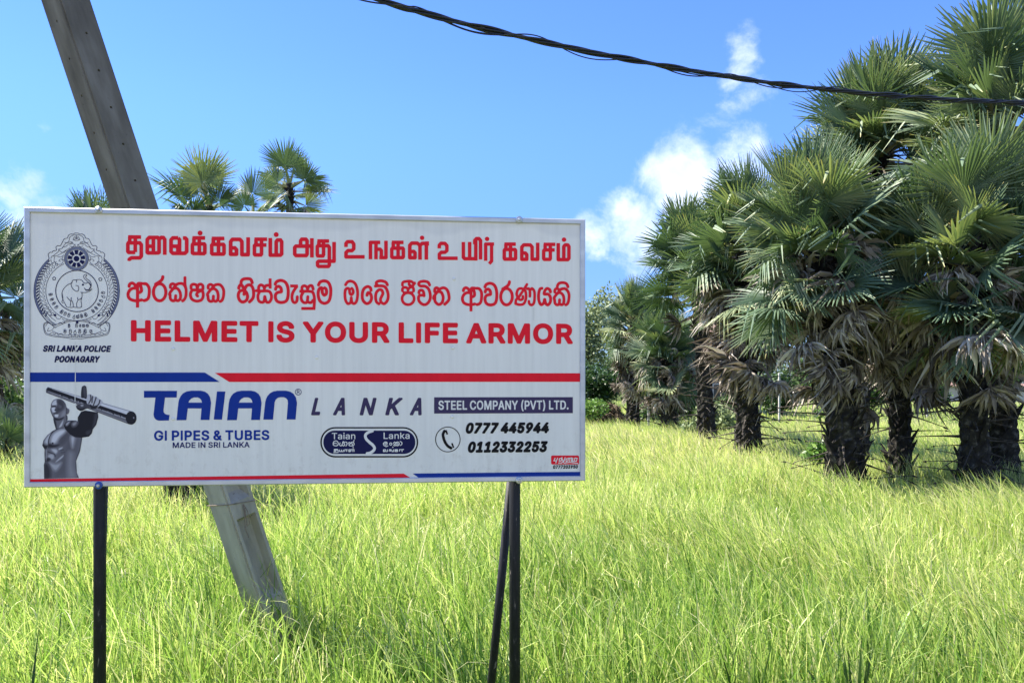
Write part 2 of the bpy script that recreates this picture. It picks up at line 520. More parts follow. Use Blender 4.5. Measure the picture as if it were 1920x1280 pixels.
# ------------------------------------------------------------------ the setting: ground
def build_ground():
    xs = np.concatenate([np.linspace(-900, -90, 10), np.linspace(-80, 80, 81), np.linspace(90, 900, 10)])
    ys = np.concatenate([np.linspace(-300, -5, 8), np.linspace(-3, 6, 31), np.linspace(6.5, 60, 80), np.linspace(65, 1600, 24)])
    X, Y = np.meshgrid(xs, ys)
    Z = np.vectorize(ground_z)(X, Y) + 0.05 * np.sin(X * 0.7 + 1.3) * np.sin(Y * 0.9) * (Y > 3.5) * (Y < 60)
    nx, ny = len(xs), len(ys)
    idx = np.arange(nx * ny).reshape(ny, nx)
    q = np.stack([idx[:-1, :-1], idx[:-1, 1:], idx[1:, 1:], idx[1:, :-1]], -1).reshape(-1, 4)
    me = mesh_np('ground', np.stack([X, Y, Z], -1).reshape(-1, 3), q.ravel(), np.arange(len(q)) * 4, smooth=True)
    tag(link('ground', me, M['soil']), kind='structure')

    # unseen pale road shoulder under the camera, added to bounce light onto the board
    xs = np.linspace(-60, 60, 41); ys = np.linspace(-9, 1.45, 12)
    X, Y = np.meshgrid(xs, ys)
    idx = np.arange(X.size).reshape(X.shape)
    q = np.stack([idx[:-1, :-1], idx[:-1, 1:], idx[1:, 1:], idx[1:, :-1]], -1).reshape(-1, 4)
    me = mesh_np('road', np.stack([X, Y, np.full_like(X, 0.006)], -1).reshape(-1, 3), q.ravel(), np.arange(len(q)) * 4)
    tag(link('road', me, M['gravel']), kind='structure')


build_ground()

# ------------------------------------------------------------------ grass of the paddy field
def grass_mesh(name, pos, h, w, lean, curl, tint, head=None):
    """Blades as tapering strips of four segments. lean is an (n,2) vector in metres at the tip, curl bends the tip over."""
    n = len(pos)
    T = np.array([0.0, 0.34, 0.66, 0.88, 1.0])
    face = nrg.uniform(0, math.pi, n)
    wx, wy = np.cos(face), np.sin(face)
    V = np.zeros((n, 9, 3), np.float32)
    ti = np.zeros((n, 9), np.float32)
    wid = np.array([0.75, 1.0, 0.8, 0.45, 0.0])
    k = 0
    for i, t in enumerate(T):
        bend = t ** 2 * (1 + curl * t)
        cx = pos[:, 0] + lean[:, 0] * bend
        cy = pos[:, 1] + lean[:, 1] * bend
        rise = t - 0.35 * curl * t ** 4
        cz = pos[:, 2] + h * rise
        if i < 4:
            for s in (-1, 1):
                V[:, k, 0] = cx + s * wx * w * wid[i] * 0.5
                V[:, k, 1] = cy + s * wy * w * wid[i] * 0.5
                V[:, k, 2] = cz
                ti[:, k] = tint
                k += 1
        else:
            V[:, k] = np.stack([cx, cy, cz], -1)
            ti[:, k] = tint + 0.06
            k += 1
    base = (np.arange(n) * 9)[:, None]
    loops = np.concatenate([base + np.array([[0, 1, 3, 2, 2, 3, 5, 4, 4, 5, 7, 6, 6, 7, 8]])], 1)
    st = (np.arange(n) * 15)[:, None] + np.array([[0, 4, 8, 12]])
    return mesh_np(name, V.reshape(-1, 3), loops.ravel(), st.ravel(), ti.ravel(), smooth=True)


def vnoise(x, y, s, seed=0):
    """Smooth value noise, vectorised."""
    g = np.random.default_rng(100 + seed).random((64, 64))
    x = x * s + 17.3; y = y * s + 9.1
    xi = np.floor(x).astype(int); yi = np.floor(y).astype(int)
    fx = x - xi; fy = y - yi
    fx = fx * fx * (3 - 2 * fx); fy = fy * fy * (3 - 2 * fy)
    a = g[yi % 64, xi % 64]; b = g[yi % 64, (xi + 1) % 64]; c = g[(yi + 1) % 64, xi % 64]; d = g[(yi + 1) % 64, (xi + 1) % 64]
    return (a * (1 - fx) + b * fx) * (1 - fy) + (c * (1 - fx) + d * fx) * fy


def scatter(y0, y1, dens, half=0.74, margin=1.2):
    """Points spread evenly over the field between two distances from the road."""
    n = int(dens * (half * (y1 * y1 - y0 * y0) + 2 * margin * (y1 - y0)))
    y = np.sqrt(nrg.random(n) * (y1 * y1 - y0 * y0) + y0 * y0)
    x = nrg.uniform(-1, 1, n) * (half * y + margin)
    return x, y


def build_grass():
    V = []
    zones = [(3.75, 6.0, 1050, 0.0092), (6.0, 10.0, 800, 0.0102), (10.0, 17.0, 600, 0.012), (17.0, 36.0, 220, 0.022), (36.0, 80.0, 22, 0.06)]
    P, H, W, L, C, T = [], [], [], [], [], []
    for (y0, y1, dens, w) in zones:
        x, y = scatter(y0, y1, dens)
        clump = vnoise(x, y, 1.1, 1)
        fine = vnoise(x, y, 3.7, 2)
        keep = nrg.random(len(x)) < (0.55 + 0.45 * np.clip((fine - 0.18) * 2.2, 0, 1))
        x, y, clump, fine = x[keep], y[keep], clump[keep], fine[keep]
        n = len(x)
        verge = np.clip((y - 3.75) / 1.0 - 0.25 * (vnoise(x, y, 0.8, 5) - 0.5), 0, 1)
        hgt = (0.15 + 0.53 * verge) * (0.66 + 0.58 * clump) * nrg.uniform(0.45, 1.3, n)
        far = np.clip((y - 36) / 3, 0, 1)
        hgt = hgt * (1 - far) + far * 0.22 * nrg.uniform(0.6, 1.2, n)
        gz = np.vectorize(ground_z)(x, y)
        wind = vnoise(x, y, 0.35, 3)
        lx = hgt * ((-0.04 - 0.42 * wind * np.clip((x + 1.0) / 3.5, 0.0, 1)) + nrg.normal(0, 0.17, n))
        ly = hgt * (-0.10 + nrg.normal(0, 0.18, n))
        curl = np.clip(nrg.normal(0.35, 0.32, n), 0, 1.3)
        green = np.clip((13.0 - y) / 8.5, 0, 1)
        patch = vnoise(x, y, 0.45, 4)
        tint = 0.60 + 0.30 * (patch - 0.5) - 0.24 * green + nrg.normal(0, 0.24, n) + 0.08 * np.clip((y - 12) / 10, 0, 1)
        dry = nrg.random(n) < 0.045
        tint = np.where(dry, nrg.uniform(0.85, 1.0, n), tint)
        P.append(np.stack([x, y, gz - 0.01], -1)); H.append(hgt); W.append(w * nrg.uniform(0.6, 1.3, n))
        L.append(np.stack([lx, ly], -1)); C.append(curl); T.append(np.clip(tint, 0.0, 1.0))
    me = grass_mesh('grass', np.concatenate(P), np.concatenate(H), np.concatenate(W), np.concatenate(L), np.concatenate(C), np.concatenate(T))
    o = link('grass', me, M['grass'])
    tag(o, 'bright green paddy grass filling the field under the billboard and around the palms', 'grass', kind='stuff')
    # ripening ears: short, heavy, nodding, pale
    x, y = scatter(4.8, 17.0, 26)
    n = len(x)
    gz = np.vectorize(ground_z)(x, y)
    top = gz + 0.34 + 0.28 * nrg.random(n)
    me = grass_mesh('seed_head', np.stack([x, y, top], -1), nrg.uniform(0.05, 0.10, n), nrg.uniform(0.007, 0.012, n),
                    np.stack([nrg.normal(-0.03, 0.05, n), nrg.normal(0, 0.04, n)], -1), nrg.uniform(0.1, 0.9, n), nrg.uniform(0.72, 0.92, n))
    link('seed_head', me, M['grass'], o)['kind'] = 'stuff'
    # short weedy cover on the verge in front
    x, y = scatter(2.2, 4.6, 900, 0.74, 1.0)
    n = len(x)
    hh = nrg.uniform(0.04, 0.15, n)
    gz = np.vectorize(ground_z)(x, y)
    me = grass_mesh('verge_grass', np.stack([x, y, gz - 0.005], -1), hh, nrg.uniform(0.005, 0.012, n),
                    np.stack([nrg.normal(0, 0.06, n), nrg.normal(0, 0.06, n)], -1), np.clip(nrg.normal(0.6, 0.4, n), 0, 1.5),
                    np.clip(nrg.normal(0.34, 0.16, n), 0, 1))
    tag(link('verge_grass', me, M['grass']), 'short weedy grass along the roadside in front of the billboard', 'grass', kind='stuff')


build_grass()

# ------------------------------------------------------------------ palms
def frond_geo(seed, blade, stalk, n, spread, fold, droop, broken, dead=False):
    """One fan leaf: stalk along +y from the origin, pleated blade split into free tips, face towards +z."""
    r = random.Random(seed)
    v, f, ti = [], [], []
    # stalk
    m = 5
    for i in range(m + 1):
        t = i / m
        y = stalk * t
        z = -0.10 * stalk * t * t
        hw = (0.055 * (1 - t) + 0.022) * (1.0 if not dead else 0.8)
        for (dx, dz) in ((-1, 0.25), (0, -0.6), (1, 0.25)):
            v.append((dx * hw, y, z + dz * hw)); ti.append(0.93 if not dead else 0.45)
    for i in range(m):
        for k in range(3):
            a = i * 3 + k; b = i * 3 + (k + 1) % 3
            f.append((a, b, b + 3, a + 3))
    ax, ay, az = 0.0, stalk, -0.10 * stalk
    dth = 2 * spread / n
    rows = (0.05, 0.30, 0.56, 0.80, 1.0)
    for i in range(n):
        a = -spread + dth * (i + 0.5) + r.uniform(-0.15, 0.15) * dth
        Ri = blade * (1 - 0.30 * (abs(a) / spread) ** 2) * r.uniform(0.88, 1.06)
        brk = r.random() < broken
        bdir = r.uniform(-0.5, 0.5)
        tone = r.uniform(-0.10, 0.10)
        split = 0.56 + r.uniform(-0.07, 0.05)
        n0 = len(v)
        tw = r.uniform(-0.5, 0.5)
        for j, q in enumerate(rows):
            q = split if j == 2 else q
            rr = q * Ri
            if j <= 2:
                hwid = rr * math.sin(dth / 2) * 1.02
            elif j == 3:
                hwid = split * Ri * math.sin(dth / 2) * 0.68
            else:
                hwid = 0.004
            ce = q
            base_r = rr
            dz = fold * abs(math.sin(a)) * rr - droop * blade * q ** 2.2
            outx, outy = math.sin(a), math.cos(a)
            if brk and j >= 3:
                base_r = split * Ri + (q - split) * Ri * 0.35
                dz -= (q - split) * Ri * 0.95
            cx = ax + outx * base_r + (outy * bdir * 0.06 * Ri * q * q if j >= 3 else 0)
            cy = ay + outy * base_r - (outx * bdir * 0.06 * Ri * q * q if j >= 3 else 0)
            cz = az + dz
            px, py = outy, -outx
            pl = hwid * (0.85 if j <= 2 else 0.7)
            tt = 0.45 + tone + (0.10 * q if not dead else r.uniform(-.2, .25))
            if j == 4 and not dead and r.random() < 0.3:
                tt += 0.3
            for s in (-1, 0, 1):
                v.append((cx + px * hwid * s, cy + py * hwid * s, cz + (pl if s == 0 else -pl * 0.0) + s * tw * hwid * (0.6 if j >= 3 else 0)))
                ti.append(tt + (0.10 if s == 0 and not dead else 0))
        for j in range(4):
            for s in range(2):
                p = n0 + j * 3 + s
                f.append((p, p + 1, p + 4, p + 3))
    return v, f, ti


def frond_mesh(name, mat, **kw):
    v, f, ti = frond_geo(**kw)
    me = mesh_py(name, v, f)
    at_ = me.attributes.new('tint', 'FLOAT', 'POINT')
    at_.data.foreach_set('value', np.array(ti, np.float32))
    me.materials.append(mat)
    return me


def dead_geo(seed, blade, stalk):
    """A withered leaf: the fan has folded shut and hangs as crumpled strips."""
    r = random.Random(seed)
    v, f, ti = [], [], []
    m = 5
    for i in range(m + 1):
        t = i / m
        hw = 0.05 * (1 - t) + 0.018
        y = stalk * t; z = -0.35 * stalk * t * t
        for (dx, dz) in ((-1, 0.25), (0, -0.6), (1, 0.25)):
            v.append((dx * hw, y, z + dz * hw)); ti.append(0.35)
    for i in range(m):
        for k in range(3):
            a = i * 3 + k; b = i * 3 + (k + 1) % 3
            f.append((a, b, b + 3, a + 3))
    n = 48
    for i in range(n):
        a = -1.25 + 2.5 * (i + 0.5) / n + r.uniform(-0.12, 0.12)
        L = blade * r.uniform(0.4, 1.1)
        n0 = len(v)
        x, y, z = 0.0, stalk, -0.35 * stalk
        dx, dy, dz = math.sin(a) * 0.9, math.cos(a) * 0.75, r.uniform(-0.25, 0.35)
        tone = r.uniform(0.1, 0.95)
        tw = r.uniform(0, 3.1)
        for j in range(6):
            q = j / 5
            hw = (0.008 + 0.034 * math.sin(math.pi * min(1, q * 0.9 + 0.08)) ** 0.8) * (1 - 0.8 * max(0, q - 0.55) / 0.45)
            ang = tw + q * r.uniform(-0.6, 1.2)
            ca, sa = math.cos(ang), math.sin(ang)
            v.append((x - hw * ca, y, z - hw * sa)); v.append((x, y + hw * 0.5, z + hw * 0.45)); v.append((x + hw * ca, y, z + hw * sa))
            for k in range(3):
                ti.append(tone + r.uniform(-0.15, 0.15))
            st = L / 5
            x += dx * st * (1 - q * 0.5); y += dy * st * (1 - q * 0.6); z += dz * st
            dz = dz * 0.75 - r.uniform(0.15, 0.55) * (0.6 + q)
            dx += r.uniform(-0.4, 0.4); dy += r.uniform(-0.3, 0.3)
        for j in range(5):
            for s in range(2):
                p = n0 + j * 3 + s
                f.append((p, p + 1, p + 4, p + 3))
    return v, f, ti


LIVE = [frond_mesh('frond', M['frond'], seed=20 + i, blade=1.0, stalk=0.62 + 0.06 * (i % 4), n=54, spread=R(122 + 8 * (i % 4)),
                   fold=0.25 + 0.13 * (i % 3), droop=0.03 + 0.04 * (i % 4), broken=(0.06, 0.18, 0.32, 0.12)[i % 4]) for i in range(9)]
OLD = [frond_mesh('frond', M['frond'], seed=60 + i, blade=1.0, stalk=0.72, n=48, spread=R(128), fold=-0.05 - 0.1 * i,
                  droop=0.12 + 0.07 * i, broken=0.4) for i in range(4)]
YOUNG = [frond_mesh('frond', M['frond'], seed=80 + i, blade=1.0, stalk=0.7, n=44, spread=R(80 + 12 * i), fold=0.7, droop=0.0, broken=0.0) for i in range(3)]
DEAD = []
for i in range(8):
    v, f, ti = dead_geo(120 + i, *((0.85, 0.40), (0.62, 0.80), (0.9, 0.30), (0.72, 0.62))[i % 4])
    me = mesh_py('dead_frond', v, f)
    me.attributes.new('tint', 'FLOAT', 'POINT').data.foreach_set('value', np.array(ti, np.float32))
    me.materials.append(M['dead'])
    DEAD.append(me)


def stub_mesh(seed):
    r = random.Random(seed)
    mb = MB()
    L = 1.0
    b1, b2 = r.uniform(-0.08, 0.08), r.uniform(-0.22, -0.02)
    mb.tube([(0, 0, 0), (b1 * 0.3, L * 0.35, b2 * 0.4), (b1 * 0.7, L * 0.7, b2), (b1, L, b2 * 1.6)], [0.034, 0.014, 0.009, 0.008], 5)
    mb.tube([(b1, L * 0.98, b2 * 1.6), (b1 + r.uniform(-0.05, 0.05), L * 1.07, b2 * 1.6 - 0.03)], [0.024, 0.007], 4)
    me = mesh_py('leaf_stalk', mb.v, mb.f)
    me.materials.append(M['stub'])
    return me


STUBS = [stub_mesh(i) for i in range(5)]


def orient(d, roll):
    """Matrix whose y axis is d and whose z axis is as upright as it can be, then rolled about d."""
    d = d.normalized()
    up = Vector((0, 0, 1))
    x = d.cross(up)
    if x.length < 0.05:
        x = Vector((1, 0, 0))
    x.normalize()
    z = x.cross(d).normalized()
    m = Matrix((x, d, z)).transposed()
    return m.to_4x4() @ Matrix.Rotation(roll, 4, 'Y')


def palm(label, base, heart, trunk_r, size, n_live, n_dead, n_stub, seed, skirt=1.4, stub_range=(0.1, 0.6), group='palmyra palms', wind=(-0.12, 0, 0), low=-35, stub_len=0.75):
    r = random.Random(seed)
    root = empty('palmyra_palm', base)
    tag(root, label, 'palm tree', group)
    hv = Vector(heart) - Vector(base)
    H = hv.z

    def axis(t):
        return Vector((hv.x * t ** 1.5, hv.y * t ** 1.5, H * t))
    # trunk with leaf scars standing out of it
    rings = max(10, int(H / 0.11))
    sides = 16
    v, f = [], []
    for i in range(rings + 1):
        t = i / rings
        c = axis(t)
        rad = trunk_r * (1.22 - 0.32 * min(1, t * 4) - 0.16 * t)
        for k in range(sides):
            a = 2 * math.pi * (k + 0.5 * (i % 2)) / sides
            rr = rad * (1 + (0.16 if (k + i) % 2 else -0.04) + r.uniform(-0.07, 0.09))
            v.append((c.x + rr * math.cos(a), c.y + rr * math.sin(a), c.z + r.uniform(-0.02, 0.02)))
    for i in range(rings):
        for k in range(sides):
            a = i * sides + k; b = i * sides + (k + 1) % sides
            f.append((a, b, b + sides, a + sides))
    f.append(tuple(rings * sides + k for k in range(sides)))
    # leaf bases: upturned woody wedges
    for i in range(int(H * 11)):
        t = r.uniform(0.02, 0.98)
        c = axis(t); a = r.uniform(0, 6.283)
        rad = trunk_r * (1.12 - 0.2 * t)
        o = Vector((math.cos(a), math.sin(a), 0)); s = Vector((-math.sin(a), math.cos(a), 0))
        w = r.uniform(0.05, 0.10) * (trunk_r / 0.33); l = r.uniform(0.10, 0.24); up = r.uniform(0.05, 0.3)
        p = c + o * rad * 0.88
        n0 = len(v)
        for q in (p - s * w, p + s * w, p + o * l + s * w * 0.5 + Vector((0, 0, up)), p + o * l - s * w * 0.5 + Vector((0, 0, up)),
                  p - s * w * 0.8 + Vector((0, 0, -0.10)), p + s * w * 0.8 + Vector((0, 0, -0.10))):
            v.append(tuple(q))
        f += [(n0, n0 + 1, n0 + 2, n0 + 3), (n0 + 4, n0 + 3, n0 + 2, n0 + 5), (n0, n0 + 3, n0 + 4), (n0 + 1, n0 + 5, n0 + 2)]
    link('trunk', mesh_py('trunk', v, f), M['trunk'], root)
    top = Vector((hv.x, hv.y, H))
    W = Vector(wind)
    n_live = int(n_live * (1.4 if 'right of the billboard' in group else 1.05))
    size_l = size * (0.82 if 'right of the billboard' in group else 0.92)
    # living leaves: golden-angle spiral from upright to hanging
    for i in range(n_live):
        t = (i + 0.5) / n_live
        el = R(84 - (84 - low) * t ** 0.75 + r.uniform(-12, 12) * (1 + t))
        az = i * 2.39996 + seed + r.uniform(-0.25, 0.25)
        d = Vector((math.cos(az) * math.cos(el), math.sin(az) * math.cos(el), math.sin(el))) + W * (0.4 + t)
        if t < 0.16:
            me = r.choice(YOUNG)
        elif t > 0.6 and r.random() < 0.4:
            me = r.choice(OLD)
        else:
            me = r.choice(LIVE)
        o = link('frond', me, None, root)
        s = size_l * r.uniform(0.72, 1.14)
        o.matrix_local = Matrix.Translation(top + Vector((0, 0, -(1.15 * t * t + r.uniform(-0.12, 0.2) * t) * size)) + d * 0.08) @ orient(d, r.uniform(-1.0, 1.0)) @ Matrix.Scale(s, 4)
    n_dead = int(n_dead * 1.5)
    for i in range(n_dead):
        t = (i + 0.5) / max(1, n_dead)
        az = i * 2.39996 + seed * 1.7 + r.uniform(-0.3, 0.3)
        el = R(5 - 42 * t + r.uniform(-22, 22))
        d = Vector((math.cos(az) * math.cos(el), math.sin(az) * math.cos(el), math.sin(el)))
        o = link('dead_frond', r.choice(DEAD), None, root)
        zz = H - (0.35 + t * skirt) * size
        c = axis(max(0.05, zz / H))
        o.matrix_local = Matrix.Translation(c) @ orient(d, r.uniform(-1.2, 1.2)) @ Matrix.Scale(size * r.uniform(0.6, 1.15), 4)
    for i in range(n_stub):
        t = stub_range[0] + (stub_range[1] - stub_range[0]) * (i + r.random()) / n_stub
        az = i * 2.39996 + r.uniform(-0.4, 0.4)
        el = R(r.uniform(-16, 26))
        d = Vector((math.cos(az) * math.cos(el), math.sin(az) * math.cos(el), math.sin(el)))
        o = link('leaf_stalk', r.choice(STUBS), None, root)
        o.matrix_local = Matrix.Translation(axis(t) + d * trunk_r * 0.8) @ orient(d, r.uniform(-0.5, 0.5)) @ Matrix.Scale(stub_len * r.uniform(0.7, 1.25), 4)
    return root


def base_at(px, depth):
    p = at(px, 0, depth)
    return (p.x, p.y, ground_z(p.x, p.y) - 0.03)


G1 = 'palmyra palms standing in the field to the right of the billboard'
G2 = 'palmyra palms behind the billboard on the left'
palm('large palm with shaggy dead fronds and spiky trunk, left of a bare trunk', base_at(1588, 14.2), at(1535, 430, 14.0), 0.28, 1.13, 46, 36, 44, 3, 1.75, (0.04, 0.46), G1, low=-8)
palm('palm with a short bare black trunk under a torn pale skirt, between two thicker trunks', base_at(1686, 14.8), at(1690, 550, 15.2), 0.20, 0.9, 14, 24, 4, 5, 1.2, (0.3, 0.5), G1, low=-20)
palm('tall palm whose crown rises behind the large shaggy palm', base_at(1600, 17.5), at(1652, 245, 17.2), 0.26, 1.3, 46, 14, 6, 8, 1.2, (0.2, 0.5), G1, low=-22)
palm('full bright palm in front at far right with long stalks low on its grey trunk', base_at(1829, 13.4), at(1815, 440, 13.2), 0.23, 1.3, 46, 24, 40, 13, 0.9, (0.04, 0.45), G1, low=-30)
palm('tallest palm, crown cut by the top edge, its dark trunk rising at far right', base_at(1882, 14.2), at(1870, 205, 14.9), 0.21, 1.42, 46, 16, 12, 21, 1.3, (0.1, 0.4), G1, low=-20)
palm('mid-distance palm with spiky stalks down to the grass, left of the large shaggy palm', base_at(1402, 21.0), at(1398, 445, 21.0), 0.29, 1.4, 46, 40, 44, 34, 2.0, (0.03, 0.42), G1, stub_len=1.1, low=-15)
palm('far palm with dark thick trunk in front of the brown roof', base_at(1256, 33.0), at(1250, 645, 33.0), 0.36, 1.25, 40, 22, 26, 55, 1.2, (0.05, 0.5), G1, stub_len=1.2, low=-15)
palm('small far palm with pale hanging fronds beside the green bushes', base_at(1186, 35.0), at(1192, 595, 35.0), 0.28, 1.2, 32, 28, 10, 89, 2.2, (0.1, 0.5), G1, low=-10)
palm('far palm in the middle of the row filling the gap above the spiky palm', base_at(1325, 25.5), at(1305, 480, 25.5), 0.26, 1.35, 34, 2, 8, 91, 1.2, (0.1, 0.5), G1, low=5)
palm('palm whose open crown shows above the billboard, next to the concrete pole', base_at(404, 40.0), at(394, 388, 40.0), 0.26, 1.95, 13, 2, 0, 4, 1.0, group=G2, low=-20)
palm('slender palm with a rounded crown above the billboard, right of the open crowned palm', base_at(545, 46.0), at(543, 345, 46.0), 0.24, 1.6, 17, 5, 0, 6, 1.0, group=G2, wind=(0.05, 0, 0), low=-55)
palm('palm showing one drooping frond above the billboard, between the open and the rounded crown', base_at(480, 43.0), at(474, 405, 43.0), 0.24, 1.6, 14, 4, 0, 31, 1.0, group=G2, low=-40)
palm('palm whose frond tips just show over the top left of the billboard', base_at(195, 30.0), at(180, 465, 30.0), 0.28, 1.45, 22, 8, 0, 9, 1.0, group=G2)
palm('low bushy palm in shade behind the billboard, its trunk seen under the lower edge', base_at(345, 11.9), at(345, 720, 11.9), 0.30, 0.8, 16, 5, 8, 10, 0.3, (0.1, 0.8), G2, stub_len=0.5, low=0)
palm('palm at the left edge of the picture with pale drooping fronds', base_at(-30, 19.0), at(-40, 520, 19.0), 0.30, 1.2, 32, 26, 8, 12, 1.9, (0.1, 0.4), G2)
palm('young palm seedling spreading low in the grass at the left edge', base_at(8, 17.0), at(8, 835, 17.0), 0.14, 0.6, 14, 2, 0, 15, 0.2, group=G2, low=5)

# ------------------------------------------------------------------ trees, bushes and buildings behind
def leaf_cloud(r, blobs, n, leaf, flat=0.6):
    """Leaf faces spread over the shells of overlapping ellipsoid clumps (centre, radii)."""
    vol = np.array([b[1][0] * b[1][1] * b[1][2] for b in blobs]) ** 0.67
    pick = r.choice(len(blobs), n, p=vol / vol.sum())
    c = np.array([b[0] for b in blobs])[pick]
    rad = np.array([b[1] for b in blobs])[pick]
    d = r.normal(size=(n, 3)); d /= np.linalg.norm(d, axis=1)[:, None]
    q = r.random(n) ** 0.45 * (1 + 0.14 * np.sin(d[:, 0] * 9 + pick) * np.sin(d[:, 2] * 8))
    p = c + d * rad * q[:, None]
    nrm = d * 0.5 + r.normal(size=(n, 3)) * 0.7 + np.array([0, 0, 0.5])
    nrm /= np.linalg.norm(nrm, axis=1)[:, None]
    t = np.cross(nrm, r.normal(size=(n, 3))); t /= np.linalg.norm(t, axis=1)[:, None]
    b = np.cross(nrm, t)
    s = leaf * r.uniform(0.6, 1.4, n)[:, None]
    V = np.stack([p - t * s, p - b * s * 0.45 + nrm * s * 0.12, p + t * s, p + b * s * 0.45 + nrm * s * 0.12], 1)
    tint = np.clip(r.normal(0.5, 0.2, n), 0, 1)
    return V.reshape(-1, 3), np.repeat(tint, 4)


def tree(name, label, cat, group, base, height, width, leafmat, seed, n=4000, leaf=0.12, crown_from=0.3, clumps=12, trunk_r=0.15):
    r = np.random.default_rng(seed)
    root = empty(name, base)
    tag(root, label, cat, group)
    blobs = []
    for i in range(clumps):
        a = r.uniform(0, 6.28); rr = width * 0.5 * math.sqrt(r.random()) * 0.75
        z = height * (crown_from + (0.92 - crown_from) * r.random())
        k = 1 - 0.6 * abs((z / height - crown_from) / (1 - crown_from) - 0.4)
        s = width * r.uniform(0.14, 0.26)
        blobs.append(((rr * math.cos(a) * k, rr * math.sin(a) * k, z), (s, s, s * r.uniform(0.6, 0.95))))
    V, tint = leaf_cloud(r, blobs, n, leaf)
    V[:, 2] = np.maximum(V[:, 2], 0.02)
    me = mesh_np('crown', V, np.arange(len(V)), np.arange(0, len(V), 4), tint)
    link('crown', me, leafmat, root)
    mb = MB()
    mb.tube([(0, 0, -0.1), (0.03 * width, 0, height * 0.25), (-0.02 * width, 0.02, height * 0.6)], [trunk_r, trunk_r * 0.75, trunk_r * 0.3], 8)
    for b in blobs[:6]:
        c = Vector(b[0])
        mb.tube([(0.02 * width, 0, height * 0.25), (c.x * 0.5, c.y * 0.5, (c.z + height * 0.25) * 0.55), tuple(c)], [trunk_r * 0.5, trunk_r * 0.3, trunk_r * 0.1], 6)
    mb.build('trunk', M['bark'], root, smooth=True)
    return root


def bt(px, depth):
    p = at(px, 0, depth)
    return (p.x, p.y, ground_z(p.x, p.y) - 0.02)


BG = 'green bushes between the billboard and the far palms'
tree('olive_tree', 'airy olive green tree just right of the billboard, above the bushes', 'tree', None, bt(1105, 52), 8.3, 7.4, M['leaf_olive'], 1, 9000, 0.13, 0.3, 18, 0.2)
tree('bush', 'tall dense dark green bush beside the right edge of the billboard', 'bush', BG, bt(1112, 40), 3.1, 4.4, M['leaf_dark'], 2, 9000, 0.10, 0.08, 16, 0.08)
tree('bush', 'low bright green bush at the grass edge under the tall dark bush', 'bush', BG, bt(1100, 37), 1.7, 2.8, M['weed'], 3, 2600, 0.07, 0.1, 9, 0.04)
tree('dry_bush', 'brown dry brush heap at the grass edge right of the bright bush', 'bush', None, bt(1140, 37), 1.2, 1.9, M['leaf_dry'], 4, 3000, 0.08, 0.05, 10, 0.04)
tree('bush', 'small leafy green bush at the foot of the spiky mid-distance palm', 'bush', BG, bt(1335, 28), 1.6, 2.4, M['leaf_olive'], 5, 1500, 0.09, 0.25, 9, 0.04)
tree('bush', 'creeper like green bush climbing beside the shaggy palm trunk', 'bush', BG, bt(1545, 16), 1.9, 0.9, M['weed'], 6, 500, 0.06, 0.15, 8, 0.03)
tree('bush', 'dark rounded bush at the left edge of the picture beside the billboard frame', 'bush', None, bt(5, 22), 2.6, 2.6, M['leaf_dark'], 7, 5000, 0.08, 0.1, 12, 0.06)
tree('bush', 'dark shaded bush in front of the pale house wall between the far trunks', 'bush', BG, bt(1300, 46), 3.3, 3.6, M['leaf_dark'], 8, 5000, 0.10, 0.08, 12, 0.08)
tree('bush', 'dark shaded bush left of the pale house wall behind the far palms', 'bush', BG, bt(1215, 47), 3.0, 3.4, M['leaf_dark'], 9, 4500, 0.10, 0.08, 12, 0.08)
tree('bush', 'dark green bush behind the spiky palm trunk', 'bush', BG, bt(1385, 48), 2.9, 3.0, M['leaf_dark'], 10, 4000, 0.10, 0.08, 12, 0.08)
for i, (px, d, h, w, wh) in enumerate(((1465, 52, 2.7, 3.2, 'dark hedge bush seen between the spiky palm and the shaggy palm'), (1545, 55, 3.0, 3.4, 'dark hedge bush right behind the large shaggy palm'),
                                       (1650, 54, 2.9, 3.4, 'dark hedge bush seen left of the bare black trunk'), (1735, 56, 3.3, 3.6, 'dark hedge bush seen right of the bare black trunk'), (1860, 55, 2.8, 3.6, 'dark hedge bush seen between the two trunks at far right'))):
    tree('bush', wh, 'bush', 'dark hedge bushes across the field behind the palms', bt(px, d), h, w, M['leaf_dark'], 70 + i, 3500, 0.12, 0.25, 12, 0.08)
far = [(1040, 80, 7, 8), (1180, 95, 7.5, 9), (1300, 100, 6.5, 9), (1420, 92, 6, 8), (1490, 85, 5.5, 7), (1560, 96, 7, 9), (1640, 84, 6.5, 7), (1700, 90, 7, 8), (1770, 98, 6.8, 9),
       (1850, 86, 6.2, 8), (1930, 92, 7.5, 9), (2030, 90, 7, 9), (-120, 80, 8, 9), (20, 75, 7, 9), (200, 90, 8, 10), (420, 92, 8, 10), (640, 90, 8, 10), (850, 88, 7.5, 10), (2200, 95, 8, 10), (-330, 85, 8, 10)]
names = ['behind the right edge of the billboard', 'behind the small far palm', 'behind the house with the brown roof', 'seen left of the spiky palm trunk', 'seen over the small pale building',
         'seen left of the shaggy trunk', 'seen between the shaggy trunk and the bare black trunk', 'seen right of the bare black trunk', 'seen left of the grey trunk',
         'seen between the grey trunk and its dark neighbour', 'at the right edge beyond the last trunk', 'past the right edge', 'past the left edge', 'behind the left edge palm', 'behind the concrete pole', 'behind the open crowned palm',
         'behind the middle of the billboard', 'behind the right half of the billboard', 'far past the right edge', 'far past the left edge']
for i, (px, d, h, w) in enumerate(far):
    tree('far_tree', 'distant rounded green tree ' + names[i], 'tree', 'distant trees along the far side of the field', bt(px, d), h * 0.8, w, M['leaf_far'], 40 + i, 2600, 0.22, 0.12, 12, 0.2)


